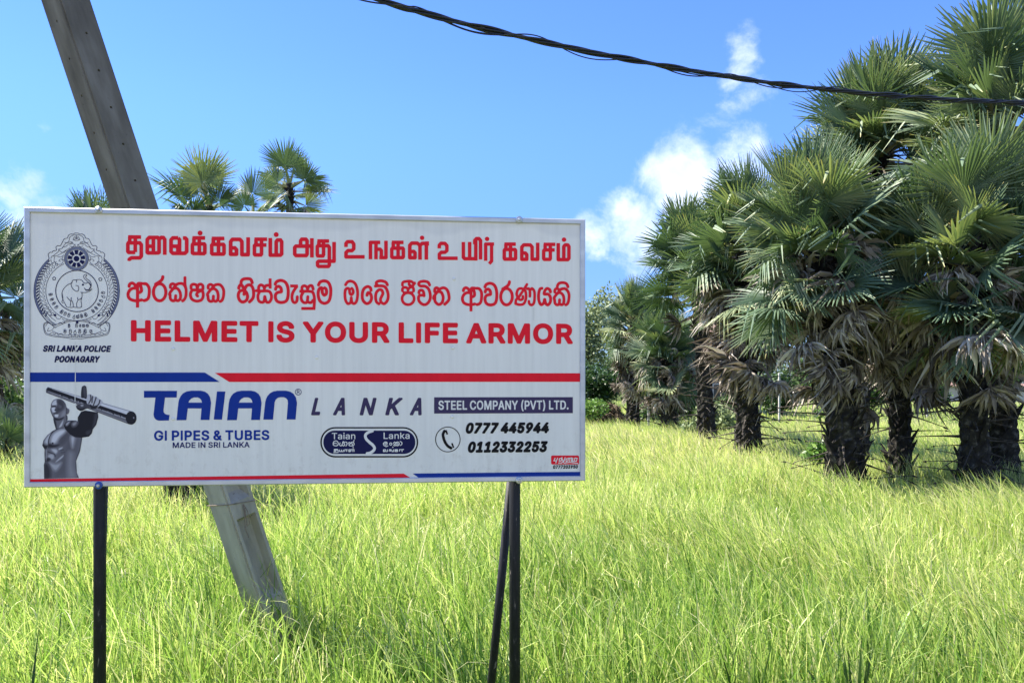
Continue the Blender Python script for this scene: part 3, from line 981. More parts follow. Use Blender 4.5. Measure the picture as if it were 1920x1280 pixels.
def building(name, label, cat, px, depth, w, d, h, roof_h, rz, wins, roofmat, wallmat=M['wall']):
    p = bt(px, depth)
    root = empty(name, (p[0], p[1], p[2] - 0.1), rz)
    tag(root, label, cat)
    mb = MB(); mb.box((-w / 2, -d / 2, 0), (w / 2, d / 2, h)); mb.build('wall', wallmat, root)
    e = 0.6
    v = [(-w / 2 - e, -d / 2 - e, h + 0.003), (w / 2 + e, -d / 2 - e, h + 0.003), (w / 2 + e, d / 2 + e, h + 0.003), (-w / 2 - e, d / 2 + e, h + 0.003),
         (-w / 2 + d * 0.35, 0, h + roof_h), (w / 2 - d * 0.35, 0, h + roof_h)]
    f = [(0, 1, 5, 4), (1, 2, 5), (2, 3, 4, 5), (3, 0, 4), (3, 2, 1, 0)]
    link('roof', mesh_py('roof', v, f), roofmat, root)
    for x in wins:
        a = MB(); a.box((x - 0.6, -d / 2 - 0.04, 1.0), (x + 0.6, -d / 2 + 0.02, 2.2)); fr = a.build('window', M['paleposts'], root)
        a = MB(); a.box((x - 0.52, -d / 2 - 0.05, 1.08), (x + 0.52, -d / 2 - 0.03, 2.12)); a.build('pane', M['glass'], fr)
    return root


building('house', 'house with a brown hipped roof partly hidden behind the far palms', 'house', 1278, 58, 6.4, 5.0, 5.75, 1.2, 0.1, (-2.0, 2.0), M['rooftile'], M['dullwall'])
building('outbuilding', 'small pale building far across the field, left of the shaggy palm trunk', 'building', 1482, 82, 2.0, 2.0, 1.0, 0.25, 0.0, (), M['wall'])
building('outbuilding', 'long low tan building across the field behind the bare black trunk and the grey trunk', 'building', 1765, 84, 4.6, 3.0, 1.7, 0.5, 0.0, (), M['rooftile'])
building('outbuilding', 'low pale building across the field at the right edge', 'building', 1915, 80, 3.0, 2.4, 1.6, 0.4, 0.0, (), M['rooftile'])
for (px, d, top, lab) in ((1216, 34, 640, 'thin pale concrete post beside the far palm with the thick trunk'), (1461, 45, 700, 'thin pale concrete post right of the spiky palm trunk'), (1738, 50, 705, 'thin pale concrete post seen right of the bare black trunk')):
    p = bt(px, d)
    o = empty('fence_post', p)
    h = at(px, top, d).z - p[2]
    mb = MB(); mb.box((-0.045, -0.045, 0), (0.045, 0.045, h)); mb.build('shaft', M['paleposts'], o, bevel=0.01)
    mb = MB(); mb.tube([(0, 0, h + 0.001), (0, 0, h + 0.06)], [0.04, 0.01], 6); mb.build('cap', M['paleposts'], o)
    tag(o, lab, 'post', 'pale concrete posts in the field')

# ------------------------------------------------------------------ leaning concrete pole
def build_pole():
    d = 5.9
    b = at(526, 1215, d)
    t = at(123, 0, d - 0.35)
    axis = (t - b).normalized()
    full = 9.0
    s = 0.114
    root = empty('concrete_pole', (b.x, b.y, b.z))
    tag(root, 'leaning square concrete utility pole rising behind the left part of the billboard', 'pole')
    # local frame: z along the pole, turned so that an edge faces the road
    z = axis
    x = Vector((0, -1, 0)).cross(z).normalized() * -1
    y = z.cross(x).normalized()
    mt = Matrix((x, y, z)).transposed().to_4x4() @ Matrix.Rotation(R(53), 4, 'Z')
    mb = MB()
    mb.box((-s, -s, -0.9), (s, s, full))
    me = mesh_py('shaft', mb.v, mb.f)
    bm = bmesh.new(); bm.from_mesh(me)
    bmesh.ops.bevel(bm, geom=[e for e in bm.edges if abs(e.verts[0].co.z - e.verts[1].co.z) > 1], offset=0.012, segments=2, affect='EDGES')
    bm.to_mesh(me); bm.free()
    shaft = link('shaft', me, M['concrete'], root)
    shaft.matrix_local = mt
    # recessed panels on two opposite faces (after the turn, the -y face looks right-forward) and bolt holes
    cut = MB()

    def recess(face, z0, z1):
        # face +1: cut into the x=+s side, -1: into x=-s; sloped walls
        n = len(cut.v)
        o = face * (s + 0.01); i = face * (s - 0.06)
        a, c = s - 0.03, s - 0.055
        for (xx, ww, e0, e1) in ((o, a, z0 - 0.085, z1 + 0.03), (i, c, z0, z1)):
            cut.v.extend([(ww, xx, e0), (-ww, xx, e0), (-ww, xx, e1), (ww, xx, e1)])
        q = [(0, 1, 2, 3), (7, 6, 5, 4), (0, 4, 5, 1), (1, 5, 6, 2), (2, 6, 7, 3), (3, 7, 4, 0)]
        if face > 0:
            q = [tuple(reversed(k)) for k in q]
        cut.f.extend([tuple(n + k for k in kk) for kk in q])
    FACE = POLE_FACE
    for (z0, z1) in ((0.47, 1.0), (1.22, 2.0)):
        recess(-1, z0, z1)
        recess(1, z0 - 0.03, z1)
    hz = [3.50, 3.76, 4.02, 4.28, 4.54, 4.80, 5.06]
    for h in hz:
        n0 = len(cut.v)
        cut.tube([(-s - 0.02, 0.0, h + 0.12), (-s + 0.05, 0.0, h + 0.12)], 0.009, 10)
        cut.tube([(0.0, -s - 0.02, h), (0.0, -s + 0.05, h)], 0.009, 10)
    cm = mesh_py('cutter', cut.v, cut.f)
    bmc = bmesh.new(); bmc.from_mesh(cm); bmesh.ops.recalc_face_normals(bmc, faces=bmc.faces); bmc.to_mesh(cm); bmc.free()
    co = link('cutter', cm)
    co.matrix_world = Matrix.Translation(root.location) @ mt
    md = shaft.modifiers.new('cut', 'BOOLEAN')
    md.operation = 'DIFFERENCE'; md.object = co; md.solver = 'EXACT'; md.use_self = True
    bpy.context.view_layer.update()
    dg = bpy.context.evaluated_depsgraph_get()
    nm = bpy.data.meshes.new_from_object(shaft.evaluated_get(dg))
    shaft.modifiers.clear()
    shaft.data = nm
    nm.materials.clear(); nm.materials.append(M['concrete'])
    bpy.data.objects.remove(co)
    # wire twisted round the pole with a loose end
    w = MB()
    k = s + 0.006
    hh = 1.10
    w.tube([(-k, -k, hh + .05), (FACE * k, -k, hh), (k, k, hh + 0.02), (-k, k, hh + 0.07), (-k, -k, hh + 0.05)], 0.003, 5)
    c0 = Vector((FACE * 0.4 * k * 0, -k - 0.004, hh + 0.015))
    w.tube([c0, c0 + Vector((-.02, -.006, -0.08)), c0 + Vector((-0.05, -.008, -0.17)), c0 + Vector((-0.045, -.006, -0.24))], 0.003, 5)
    w.tube([c0, c0 + Vector((0.012, -.008, -0.06)), c0 + Vector((-0.004, -.01, -0.15)), c0 + Vector((-0.03, -.008, -0.16)), c0 + Vector((0, -.006, -0.03))], 0.003, 5)
    wo = w.build('tie_wire', M['wire'], root)
    wo.matrix_local = mt


POLE_FACE = 1
build_pole()

# ------------------------------------------------------------------ overhead cable
def build_cable():
    pts = [(-200, -330, 4.4), (320, -138, 5.0), (712, 0, 5.6), (785, 22, 5.8), (900, 52, 6.1), (1080, 92, 6.5), (1280, 130, 7.0), (1480, 160, 7.5), (1700, 181, 8.0), (1920, 193, 8.6), (2150, 195, 9.2), (2600, 170, 10.5)]
    P3 = [at(*p) for p in pts]
    path = []
    for i in range(len(P3) - 1):
        p0 = P3[max(i - 1, 0)]; p1 = P3[i]; p2 = P3[i + 1]; p3 = P3[min(i + 2, len(P3) - 1)]
        for k in range(26):
            t = k / 26
            path.append(0.5 * ((2 * p1) + (p2 - p0) * t + (2 * p0 - 5 * p1 + 4 * p2 - p3) * t * t + (3 * p1 - p0 - 3 * p2 + p3) * t ** 3))
    root = empty('overhead_cable', tuple(P3[2]))
    tag(root, 'twisted bundle of black insulated cables sagging across the sky to the right', 'cable')
    n = len(path)
    acc = 0.0
    S = []
    for i in range(n):
        if i: acc += (path[i] - path[i - 1]).length
        S.append(acc)
    r = random.Random(2)
    strands = [(0.0095, 0.0125, 0.0, 1.0), (0.0095, 0.0125, 1.57, 1.0), (0.0095, 0.0125, 3.14, 1.0), (0.0095, 0.0125, 4.71, 1.0), (0.0055, 0.024, 0.8, 1.0), (0.005, 0.030, 2.6, 0.93)]
    for (rad, off, ph, sp) in strands:
        q = []
        for i in range(n):
            d = (path[min(i + 1, n - 1)] - path[max(i - 1, 0)]).normalized()
            s1 = d.cross(Vector((0, 0, 1))).normalized(); s2 = s1.cross(d)
            a = S[i] * 6.2 * sp + ph
            loose = off * (1.0 + 0.5 * math.sin(S[i] * 2.1 + ph * 2))
            q.append(path[i] + s1 * math.cos(a) * loose + s2 * (math.sin(a) * loose - (0.012 if off > 0.02 else 0)) - P3[2])
        mb = MB(); mb.tube(q, rad, 6)
        mb.build('strand', M['cable'], root, smooth=True)


build_cable()

# ------------------------------------------------------------------ billboard
ZL, ZR = 3.479, 3.735
XL, XR = (46 - 960) / 1500 * ZL, (1097 - 960) / 1500 * ZR
BW = math.hypot(XR - XL, ZR - ZL)
BA = math.atan2(ZR - ZL, XR - XL)
BZ = -0.45
CA, SA = math.cos(BA), math.sin(BA)
board = empty('billboard', (XL, ZL, BZ), BA)
tag(board, 'white road safety billboard with red Tamil, Sinhala and English lettering, on two black posts', 'billboard')


def UV(px, py):
    """Image pixels, projected along sight lines onto the board plane, to metres on the board: u to the right, v above the ground."""
    px = np.asarray(px, float); py = np.asarray(py, float)
    k = (px - 960) / 1500
    u = (k * ZL - XL) / (CA - k * SA)
    return u, EYE + (728 - py) / 1500 * (ZL + u * SA) - BZ


V0 = 1.17 - BZ      # lower edge
V1 = 2.388 - BZ     # upper edge
BT = 0.03           # depth of the frame


def flat(name, pxy, faces, mat, lift, parent=board):
    """A printed shape: points in image pixels, lift in front of the sheet."""
    a = np.asarray(pxy, float)
    u, v = UV(a[:, 0], a[:, 1])
    me = mesh_py(name, np.stack([u, np.full_like(u, -lift), v], -1), faces)
    return link(name, me, mat, parent)


def build_board():
    fw = 0.024
    mb = MB(); mb.box((fw * 0.5, 0.0, V0 + fw * 0.5), (BW - fw * 0.5, 0.012, V1 - fw * 0.5))
    mb.build('panel', M['panel'], board)
    # mitred aluminium frame, a raised lip with a chamfer
    v, f = [], []
    prof = [(0.0, 0.026), (0.0, -0.005), (0.004, -0.009), (fw - 0.003, -0.009), (fw, -0.006), (fw, 0.001)]
    for (cu, cv, du, dv) in ((0, V0, 1, 1), (BW, V0, -1, 1), (BW, V1, -1, -1), (0, V1, 1, -1)):
        for (w, y) in prof:
            v.append((cu + du * w, y, cv + dv * w))
    m = len(prof)
    for c in range(4):
        for k in range(m - 1):
            a = c * m + k; b = ((c + 1) % 4) * m + k
            f.append((a, b, b + 1, a + 1))
    me = mesh_py('frame', v, f)
    bm = bmesh.new(); bm.from_mesh(me); bmesh.ops.recalc_face_normals(bm, faces=bm.faces)
    bm.to_mesh(me); bm.free()
    link('frame', me, M['alu'], board)
    # posts and their stays
    lu = UV(177.5, 900)[0]; ru = UV(967.5, 900)[0]
    for (u, stay) in ((lu, 0), (ru, 1)):
        mb = MB()
        mb.tube([(u, 0.055, -0.25), (u, 0.055, V1 - 0.05)], 0.0262, 20)
        po = mb.build('post', M['post'], board, smooth=False)
        for p in po.data.polygons:
            p.use_smooth = len(p.vertices) == 4
        if stay == 0:
            mb = MB(); mb.tube([(u, 0.055, 0.985), (u, 0.055, 0.992)], 0.0272, 20); mb.build('weld_collar', M['post'], po)
    # stays run from behind the sheet to the ground
    for (u, foot) in ((lu, at(176, 1330, 3.8)), (ru, at(898, 1330, 4.1))):
        g = Vector((foot.x, foot.y, BZ)) - Vector((XL, ZL, BZ))
        loc = Vector((g.x * CA + g.y * SA, -g.x * SA + g.y * CA, -0.1))
        mb = MB(); mb.tube([(u, 0.10, V0 + 0.12), tuple(loc)], 0.021, 14)
        mb.build('stay', M['post'], board, smooth=True)
    # bolts
    for (px, py, mat) in ((186.5, 395, 'zinc'), (973, 413, 'zinc'), (187, 909, 'bluecap'), (973, 899.5, 'zinc')):
        u, v = UV(px, py)
        mb = MB(); mb.lathe_y((float(u), -0.0092, float(v)), [(0.0165, 0), (0.0165, 0.003), (0.013, 0.006), (0.0095, 0.0065)], 20)
        bo = mb.build('bolt_washer', M[mat], board)
        mb = MB(); mb.lathe_y((float(u), -0.0092, float(v)), [(0.0085, 0.0064), (0.008, 0.011), (0.005, 0.0135)], 6); mb.build('bolt_head', M['zinc'], bo)
    for (px, py) in ((851, 523), (325, 654), (849, 652), (594, 670), (848, 781), (325, 785)):
        u, v = UV(px, py)
        mb = MB(); mb.lathe_y((float(u), 0, float(v)), [(0.0085, 0), (0.0075, 0.0022), (0.004, 0.0036)], 14); mb.build('rivet', M['panel'], board, smooth=True)


build_board()

# ---- glyph outlines: advance|splines of (left handle, point, right handle)
GLYPHS = {
    '&': '448|221,-7,197,-7,163,-7,135,-1,110,12,86,24,67,41,54,62,41,83,34,107,34,133,34,155,39,174,47,189,56,205,69,220,85,235,101,249,119,263,140,279,166,298,191,316,216,335,223,340,230,346,237,352,244,359,250,366,255,375,259,384,262,394,262,405,262,421,256,434,245,445,235,456,220,461,201,461,189,461,178,458,168,453,158,448,151,441,145,431,140,422,137,411,137,399,137,386,140,374,145,363,151,352,159,340,169,327,179,315,190,300,204,284,282,189,360,95,438,0,413,0,389,0,364,0,300,77,236,154,171,231,152,255,135,275,121,293,107,310,95,327,87,344,79,361,75,379,75,398,75,421,81,441,91,458,101,475,116,489,134,499,153,509,175,513,200,513,225,513,247,509,266,499,284,489,298,476,308,459,319,443,324,424,324,404,324,389,321,375,315,362,309,348,302,336,291,325,281,314,269,303,256,293,222,268,188,243,154,217,133,202,119,188,110,174,101,161,97,147,97,131,97,115,101,100,109,87,117,75,129,65,143,57,158,50,174,46,193,46,213,46,233,51,251,59,270,68,286,80,301,95,316,111,328,130,336,151,345,173,349,197,349,224,368,224,388,224,408,224,408,192,404,165,397,144,389,122,381,105,371,92,361,79,352,69,345,62,341,57,337,52,333,47,316,29,296,16,271,7,246,-2',
    '(': '273|89,156,89,207,89,244,93,283,101,324,108,364,119,404,132,441,145,479,160,511,177,539,196,539,216,539,236,539,219,504,204,467,191,428,178,389,168,351,161,313,155,276,151,240,151,207,151,176,154,146,160,115,166,83,176,51,188,16,201,-18,217,-56,236,-96,216,-96,196,-96,177,-96,148,-47,126,3,111,55,97,106',
    ')': '273|57,-96,37,-96,57,-55,73,-17,86,18,98,53,107,85,113,116,119,147,122,177,122,207,122,240,118,276,112,313,105,351,95,389,82,428,70,467,55,504,37,539,57,539,77,539,97,539,113,511,128,479,142,441,155,404,165,364,173,323,180,283,184,244,184,207,184,156,177,104,161,53,146,2,125,-48,97,-96,77,-96',
    '.': '188|108,-4,95,-4,83,-4,72,0,63,9,54,18,50,28,50,41,50,54,54,65,63,73,72,82,83,87,95,87,108,87,119,82,128,73,137,65,141,54,141,41,141,28,137,18,128,9,119,0',
    '0': '453|264,-7,227,-7,189,-7,157,3,130,24,103,45,83,74,69,113,55,152,48,199,48,254,48,309,55,356,69,395,83,434,104,464,130,484,157,505,189,516,227,516,264,516,296,505,323,484,350,464,370,434,384,395,398,356,405,309,405,254,405,199,398,152,384,113,370,74,350,45,323,24,297,3;202,50,227,50,252,50,273,58,290,74,308,90,321,113,330,144,339,174,344,211,344,254,344,297,339,334,330,365,321,395,308,419,290,435,273,451,252,460,227,460,202,460,180,451,163,435,146,419,132,395,123,365,114,334,109,297,109,254,109,211,114,174,123,144,132,113,146,90,163,74,180,58',
    '1': '453|181,0,76,0,76,18,76,36,76,55,181,55,286,55,391,55,391,36,391,18,391,0,286,0;250,509,276,509,276,339,276,170,276,0,255,0,234,0,212,0,212,149,212,299,212,448,211,448,210,448,209,448,168,418,127,388,86,358,86,381,86,404,86,427,123,454,161,481,198,509,224,509',
    '2': '453|172,0,64,0,64,16,64,32,64,47,121,108,177,168,234,229,254,249,270,267,282,282,295,298,304,313,311,327,317,341,320,356,320,371,320,390,316,405,308,419,299,432,288,442,273,449,259,456,242,460,224,460,204,460,187,456,172,447,158,439,147,428,139,413,131,399,127,382,127,362,107,362,86,362,66,362,66,392,72,419,86,442,100,465,119,483,143,496,167,509,194,516,225,516,255,516,282,509,306,497,329,484,348,467,361,445,374,424,381,399,381,372,381,354,378,335,371,318,364,300,353,280,336,259,319,237,296,211,267,180,229,140,191,100,153,60,153,59,153,58,153,57,231,57,310,57,389,57,389,38,389,19,389,0,281,0',
    '3': '453|252,-7,218,-7,187,-7,158,-1,133,10,107,21,86,37,70,57,54,78,46,103,44,132,66,132,87,132,109,132,111,114,117,99,126,87,136,75,149,65,165,59,181,53,199,50,219,50,239,50,258,53,275,61,292,68,305,79,315,93,324,107,329,124,329,145,329,163,325,181,316,196,307,212,293,224,275,234,256,243,231,248,201,248,186,248,172,248,157,248,157,265,157,282,157,299,200,349,244,399,288,448,288,450,288,451,288,452,215,452,142,452,70,452,70,471,70,490,70,509,171,509,272,509,372,509,372,493,372,477,372,461,319,400,265,339,211,278,211,282,211,285,211,289,249,293,281,288,308,276,335,263,356,246,371,222,386,199,393,173,393,145,393,115,385,89,370,66,355,43,335,25,309,12,282,0',
    '4': '453|164,105,40,105,40,123,40,141,40,158,109,275,178,392,247,509,268,509,289,509,311,509,243,394,176,280,109,166,109,165,109,164,109,163,210,163,312,163,413,163,413,144,413,125,413,105,289,105;302,0,282,0,282,40,282,81,282,121,282,130,282,138,282,146,282,203,282,260,282,318,302,318,322,318,343,318,343,212,343,106,343,0,322,0',
    '5': '453|254,-7,221,-7,191,-7,164,-1,140,11,116,23,97,39,83,60,69,81,61,104,60,130,81,130,101,130,122,130,124,115,129,101,138,89,147,77,159,67,173,60,188,53,204,50,221,50,242,50,260,55,276,64,292,74,305,87,314,104,323,121,328,141,328,162,328,184,323,204,314,221,304,238,291,252,275,262,258,272,239,277,218,277,201,277,184,274,167,268,151,263,138,255,128,246,108,248,88,250,67,253,77,338,86,423,96,509,186,509,276,509,366,509,366,490,366,471,366,452,294,452,222,452,151,452,145,402,139,352,134,301,135,301,135,301,136,301,147,311,161,319,178,325,194,331,211,334,229,334,253,334,274,329,294,321,313,313,331,301,345,285,359,270,371,252,379,231,387,210,391,188,391,163,391,130,384,101,369,76,354,50,334,30,309,15,283,1',
    '7': '453|120,0,97,0,172,149,248,299,323,448,323,450,323,451,323,452,236,452,149,452,62,452,62,471,62,490,62,509,172,509,281,509,391,509,391,489,391,469,391,449,315,299,240,150,165,0,142,0',
    '9': '453|195,516,226,516,258,516,286,508,310,494,335,480,354,460,368,434,382,409,389,380,389,347,389,323,383,297,373,270,362,243,343,209,315,168,277,112,239,56,200,0,177,0,154,0,130,0,187,83,244,165,301,248,303,248,305,248,307,248,303,238,296,229,287,221,279,213,269,207,257,202,245,197,232,195,218,195,187,195,160,201,137,214,114,227,96,245,83,269,70,292,64,320,64,352,64,384,71,412,85,436,99,461,118,480,143,494,167,508;246,460,226,460,207,460,189,456,174,446,159,437,147,424,138,407,130,391,125,372,125,352,125,330,130,312,138,295,147,279,159,266,174,257,189,248,207,243,226,243,246,243,263,248,279,257,294,266,306,279,314,295,323,311,327,330,327,350,327,372,323,391,314,407,306,424,294,437,279,446,264,456',
    'A': '480|39,0,16,0,78,170,140,339,201,509,226,509,251,509,276,509,338,339,401,170,463,0,440,0,418,0,395,0,359,101,323,202,287,302,281,321,273,344,264,372,255,400,245,435,232,478,236,478,241,478,245,478,233,435,222,399,213,371,204,343,196,320,191,302,155,202,120,101,85,0,62,0;197,142,110,142,110,161,110,180,110,199,197,199,283,199,370,199,370,180,370,161,370,142,283,142',
    'B': '456|122,0,60,0,60,170,60,339,60,509,120,509,181,509,241,509,276,509,306,503,329,491,352,479,369,462,381,442,392,422,398,399,398,374,398,352,394,334,387,320,379,306,369,294,356,286,344,277,330,271,315,267,315,265,315,264,315,262,331,261,347,255,363,245,379,235,392,221,402,203,413,185,418,163,418,136,418,111,412,87,400,67,388,46,370,30,344,18,319,6,287,0,247,0,184,0;125,115,125,57,165,57,205,57,245,57,284,57,313,65,330,80,347,95,355,114,355,137,355,154,351,170,342,184,334,198,321,209,306,218,290,227,271,231,248,231,207,231,166,231,125,231,125,173;125,341,125,285,162,285,200,285,238,285,257,285,273,289,288,296,303,303,315,313,323,326,332,339,336,355,336,372,336,395,328,414,313,429,297,444,273,452,240,452,202,452,163,452,125,452,125,396',
    'C': '510|293,-7,267,-7,223,-7,184,4,150,25,116,46,89,76,70,115,50,154,40,201,40,254,40,308,50,354,70,393,89,432,116,462,150,484,184,505,223,516,267,516,293,516,317,512,340,504,363,497,384,486,402,471,420,457,436,439,448,418,460,398,468,374,473,348,451,348,430,348,408,348,404,366,398,381,389,395,381,408,370,419,357,428,345,438,331,444,315,449,300,454,284,456,267,456,236,456,208,448,184,432,159,417,139,394,125,364,111,334,103,297,103,254,103,211,111,175,125,145,140,115,159,92,184,76,209,61,236,53,267,53,284,53,300,55,315,60,331,65,345,71,357,81,370,90,381,101,389,114,398,128,404,143,408,160,430,160,451,160,473,160,469,135,460,111,448,91,436,70,421,52,402,38,384,23,363,12,341,5,318,-3',
    'D': '502|271,0,219,0,178,0,137,0,96,0,96,19,96,38,96,57,136,57,175,57,215,57,256,57,291,65,318,81,345,97,366,119,379,149,392,179,399,214,399,255,399,296,392,331,379,361,366,390,346,412,320,428,293,444,260,452,221,452,178,452,136,452,93,452,93,471,93,490,93,509,137,509,181,509,225,509,275,509,317,499,353,478,388,458,415,429,433,391,452,353,462,308,462,255,462,202,452,157,433,119,414,81,387,51,351,31,314,10;103,509,125,509,125,339,125,170,125,0,103,0,82,0,60,0,60,170,60,339,60,509,82,509',
    'E': '419|165,0,60,0,60,170,60,339,60,509,164,509,268,509,372,509,372,490,372,471,372,452,290,452,207,452,125,452,125,396,125,341,125,286,202,286,278,286,355,286,355,267,355,248,355,229,278,229,202,229,125,229,125,172,125,114,125,57,208,57,292,57,375,57,375,38,375,19,375,0,270,0',
    'F': '410|82,0,60,0,60,170,60,339,60,509,163,509,266,509,369,509,369,490,369,471,369,452,288,452,206,452,125,452,125,394,125,336,125,278,198,278,272,278,346,278,346,259,346,240,346,221,272,221,198,221,125,221,125,147,125,74,125,0,103,0',
    'G': '520|309,-7,269,-7,223,-7,184,4,149,25,115,46,88,77,69,116,50,155,40,201,40,254,40,308,50,354,69,393,88,432,115,462,149,484,183,505,221,516,265,516,292,516,317,512,340,504,364,496,385,484,403,469,422,454,437,437,449,416,461,396,470,373,474,349,452,349,430,349,408,349,403,365,396,380,387,393,379,406,368,417,356,427,344,436,330,444,315,448,300,453,283,456,265,456,235,456,208,448,183,432,159,417,139,394,125,364,111,334,103,297,103,254,103,211,111,175,125,145,140,115,159,92,184,76,209,61,237,53,269,53,297,53,323,59,345,71,367,83,384,101,396,123,409,146,415,172,415,202,421,201,428,200,434,199,384,199,333,199,283,199,283,218,283,237,283,256,348,256,413,256,478,256,478,237,478,219,478,200,478,158,469,122,451,91,433,60,408,36,377,19,345,2',
    'H': '517|82,0,60,0,60,170,60,339,60,509,82,509,103,509,125,509,125,435,125,362,125,289,214,289,303,289,392,289,392,362,392,435,392,509,414,509,435,509,457,509,457,339,457,170,457,0,435,0,414,0,392,0,392,77,392,155,392,232,303,232,214,232,125,232,125,155,125,77,125,0,103,0',
    'I': '301|111,0,31,0,31,19,31,38,31,57,60,57,89,57,118,57,118,189,118,320,118,452,89,452,60,452,31,452,31,471,31,490,31,509,111,509,190,509,269,509,269,490,269,471,269,452,240,452,212,452,183,452,183,320,183,189,183,57,212,57,240,57,269,57,269,38,269,19,269,0,190,0',
    'K': '467|146,189,104,145,104,169,104,193,104,216,116,232,128,247,139,261,151,275,162,290,174,303,187,317,199,331,212,344,262,399,313,454,364,509,392,509,420,509,448,509,376,431,304,353,231,276,230,276,229,276,228,276,187,233;82,0,60,0,60,170,60,339,60,509,82,509,103,509,125,509,125,451,125,392,125,334,124,298,124,261,124,225,124,214,124,204,125,193,125,129,125,64,125,0,103,0;398,0,372,0,311,86,249,173,188,259,201,276,215,293,228,309,302,206,375,103,449,0,423,0',
    'L': '393|160,0,60,0,60,170,60,339,60,509,82,509,103,509,125,509,125,358,125,208,125,57,203,57,282,57,361,57,361,38,361,19,361,0,261,0',
    'M': '628|81,0,60,0,60,170,60,339,60,509,91,509,121,509,152,509,193,402,235,294,277,187,280,180,284,170,287,159,291,148,295,136,299,123,303,110,307,97,311,84,315,71,319,59,322,49,317,49,312,49,307,49,310,59,314,70,318,83,322,95,326,108,330,121,334,134,338,147,342,158,346,170,349,179,352,187,394,294,435,402,476,509,507,509,537,509,568,509,568,339,568,170,568,0,547,0,525,0,504,0,504,97,504,194,504,291,504,302,504,314,504,327,505,340,505,354,505,369,505,383,506,398,506,413,506,428,507,443,507,457,509,457,511,457,513,457,508,441,503,426,498,409,492,393,487,378,482,363,477,348,472,334,467,322,463,309,459,299,456,291,418,194,380,97,342,0,323,0,305,0,286,0,248,97,209,194,170,291,167,299,163,309,159,321,155,333,150,346,145,361,140,376,135,391,129,408,124,424,118,441,112,457,114,457,117,457,119,457,119,444,120,431,120,416,120,401,121,387,121,372,121,357,121,342,122,328,122,315,122,302,122,291,122,194,122,97,122,0,101,0',
    'N': '523|82,0,60,0,60,170,60,339,60,509,85,509,111,509,136,509,205,400,274,291,343,183,349,174,355,164,363,151,370,138,379,123,388,107,396,90,405,73,414,55,411,55,408,54,405,54,403,72,401,90,401,108,400,126,399,142,399,157,399,172,399,185,399,195,399,300,399,404,399,509,420,509,442,509,463,509,463,339,463,170,463,0,438,0,412,0,387,0,325,97,264,193,202,290,194,303,186,316,177,331,169,345,159,362,148,381,137,400,123,424,108,452,111,453,115,453,119,454,120,428,121,405,122,384,123,362,124,344,124,328,125,312,125,300,125,291,125,194,125,97,125,0,103,0',
    'O': '533|311,-7,267,-7,223,-7,184,4,150,25,116,46,90,76,70,115,50,154,40,201,40,254,40,308,50,354,70,393,90,432,116,462,150,484,184,505,223,516,267,516,311,516,350,505,384,484,418,462,444,432,464,393,483,354,493,308,493,254,493,201,483,154,464,115,444,76,418,46,384,25,350,4;236,53,267,53,297,53,325,61,349,76,374,91,394,114,408,144,423,174,430,211,430,254,430,298,423,335,408,365,394,395,374,417,349,433,325,448,297,456,267,456,236,456,209,448,184,433,159,417,140,394,125,364,111,334,103,297,103,254,103,211,111,174,125,144,140,114,159,92,184,76,209,61',
    'P': '445|82,0,60,0,60,170,60,339,60,509,118,509,177,509,235,509,274,509,307,502,332,487,358,473,377,454,390,430,402,405,409,378,409,348,409,317,402,290,390,265,377,241,358,222,332,207,307,193,274,186,235,186,193,186,151,186,109,186,109,205,109,224,109,242,150,242,191,242,233,242,259,242,281,247,297,256,313,265,325,278,333,294,341,310,344,328,344,348,344,368,341,386,333,402,325,417,313,430,297,439,280,448,259,452,232,452,196,452,160,452,125,452,125,301,125,151,125,0,103,0',
    'R': '449|82,0,60,0,60,170,60,339,60,509,119,509,177,509,236,509,275,509,307,502,333,489,359,475,378,457,390,433,403,410,409,382,409,352,409,321,403,295,390,271,378,248,359,230,333,217,307,204,275,198,236,198,189,198,143,198,96,198,96,217,96,236,96,255,142,255,188,255,234,255,260,255,281,259,298,267,314,275,326,286,334,300,341,315,345,332,345,352,345,372,341,390,334,405,326,420,314,431,298,440,281,448,259,452,233,452,197,452,161,452,125,452,125,301,125,151,125,0,103,0;378,0,353,0,312,76,271,153,230,229,254,229,279,229,303,229,344,153,386,76,428,0,403,0',
    'S': '447|263,-9,224,-9,187,-9,155,-3,128,9,100,21,79,38,64,60,49,82,40,107,38,137,60,137,82,137,104,137,106,117,112,101,123,88,134,75,149,65,166,59,184,52,203,49,224,49,247,49,268,53,286,60,304,68,319,78,329,92,340,105,346,121,346,139,346,155,341,169,332,179,323,189,311,198,296,205,281,211,264,217,245,222,224,228,204,234,184,239,142,251,109,268,86,289,63,311,52,339,52,372,52,401,60,426,75,448,90,469,111,486,138,498,164,510,194,516,227,516,261,516,290,510,316,498,342,486,362,469,377,449,392,428,400,404,401,378,380,378,358,378,337,378,335,403,323,423,302,437,281,451,256,459,225,459,203,459,184,455,167,448,151,441,138,431,129,418,120,406,115,391,115,376,115,358,120,344,131,334,142,323,154,314,169,308,184,302,199,297,212,293,230,289,247,284,264,279,279,275,295,270,312,264,328,257,344,248,359,238,373,227,385,214,395,198,404,181,408,162,408,139,408,111,401,86,386,64,372,41,351,24,323,11,296,-2',
    'T': '449|85,452,32,452,32,471,32,490,32,509,160,509,288,509,417,509,417,490,417,471,417,452,363,452,310,452,257,452,257,301,257,151,257,0,235,0,214,0,193,0,193,151,193,301,193,452,139,452',
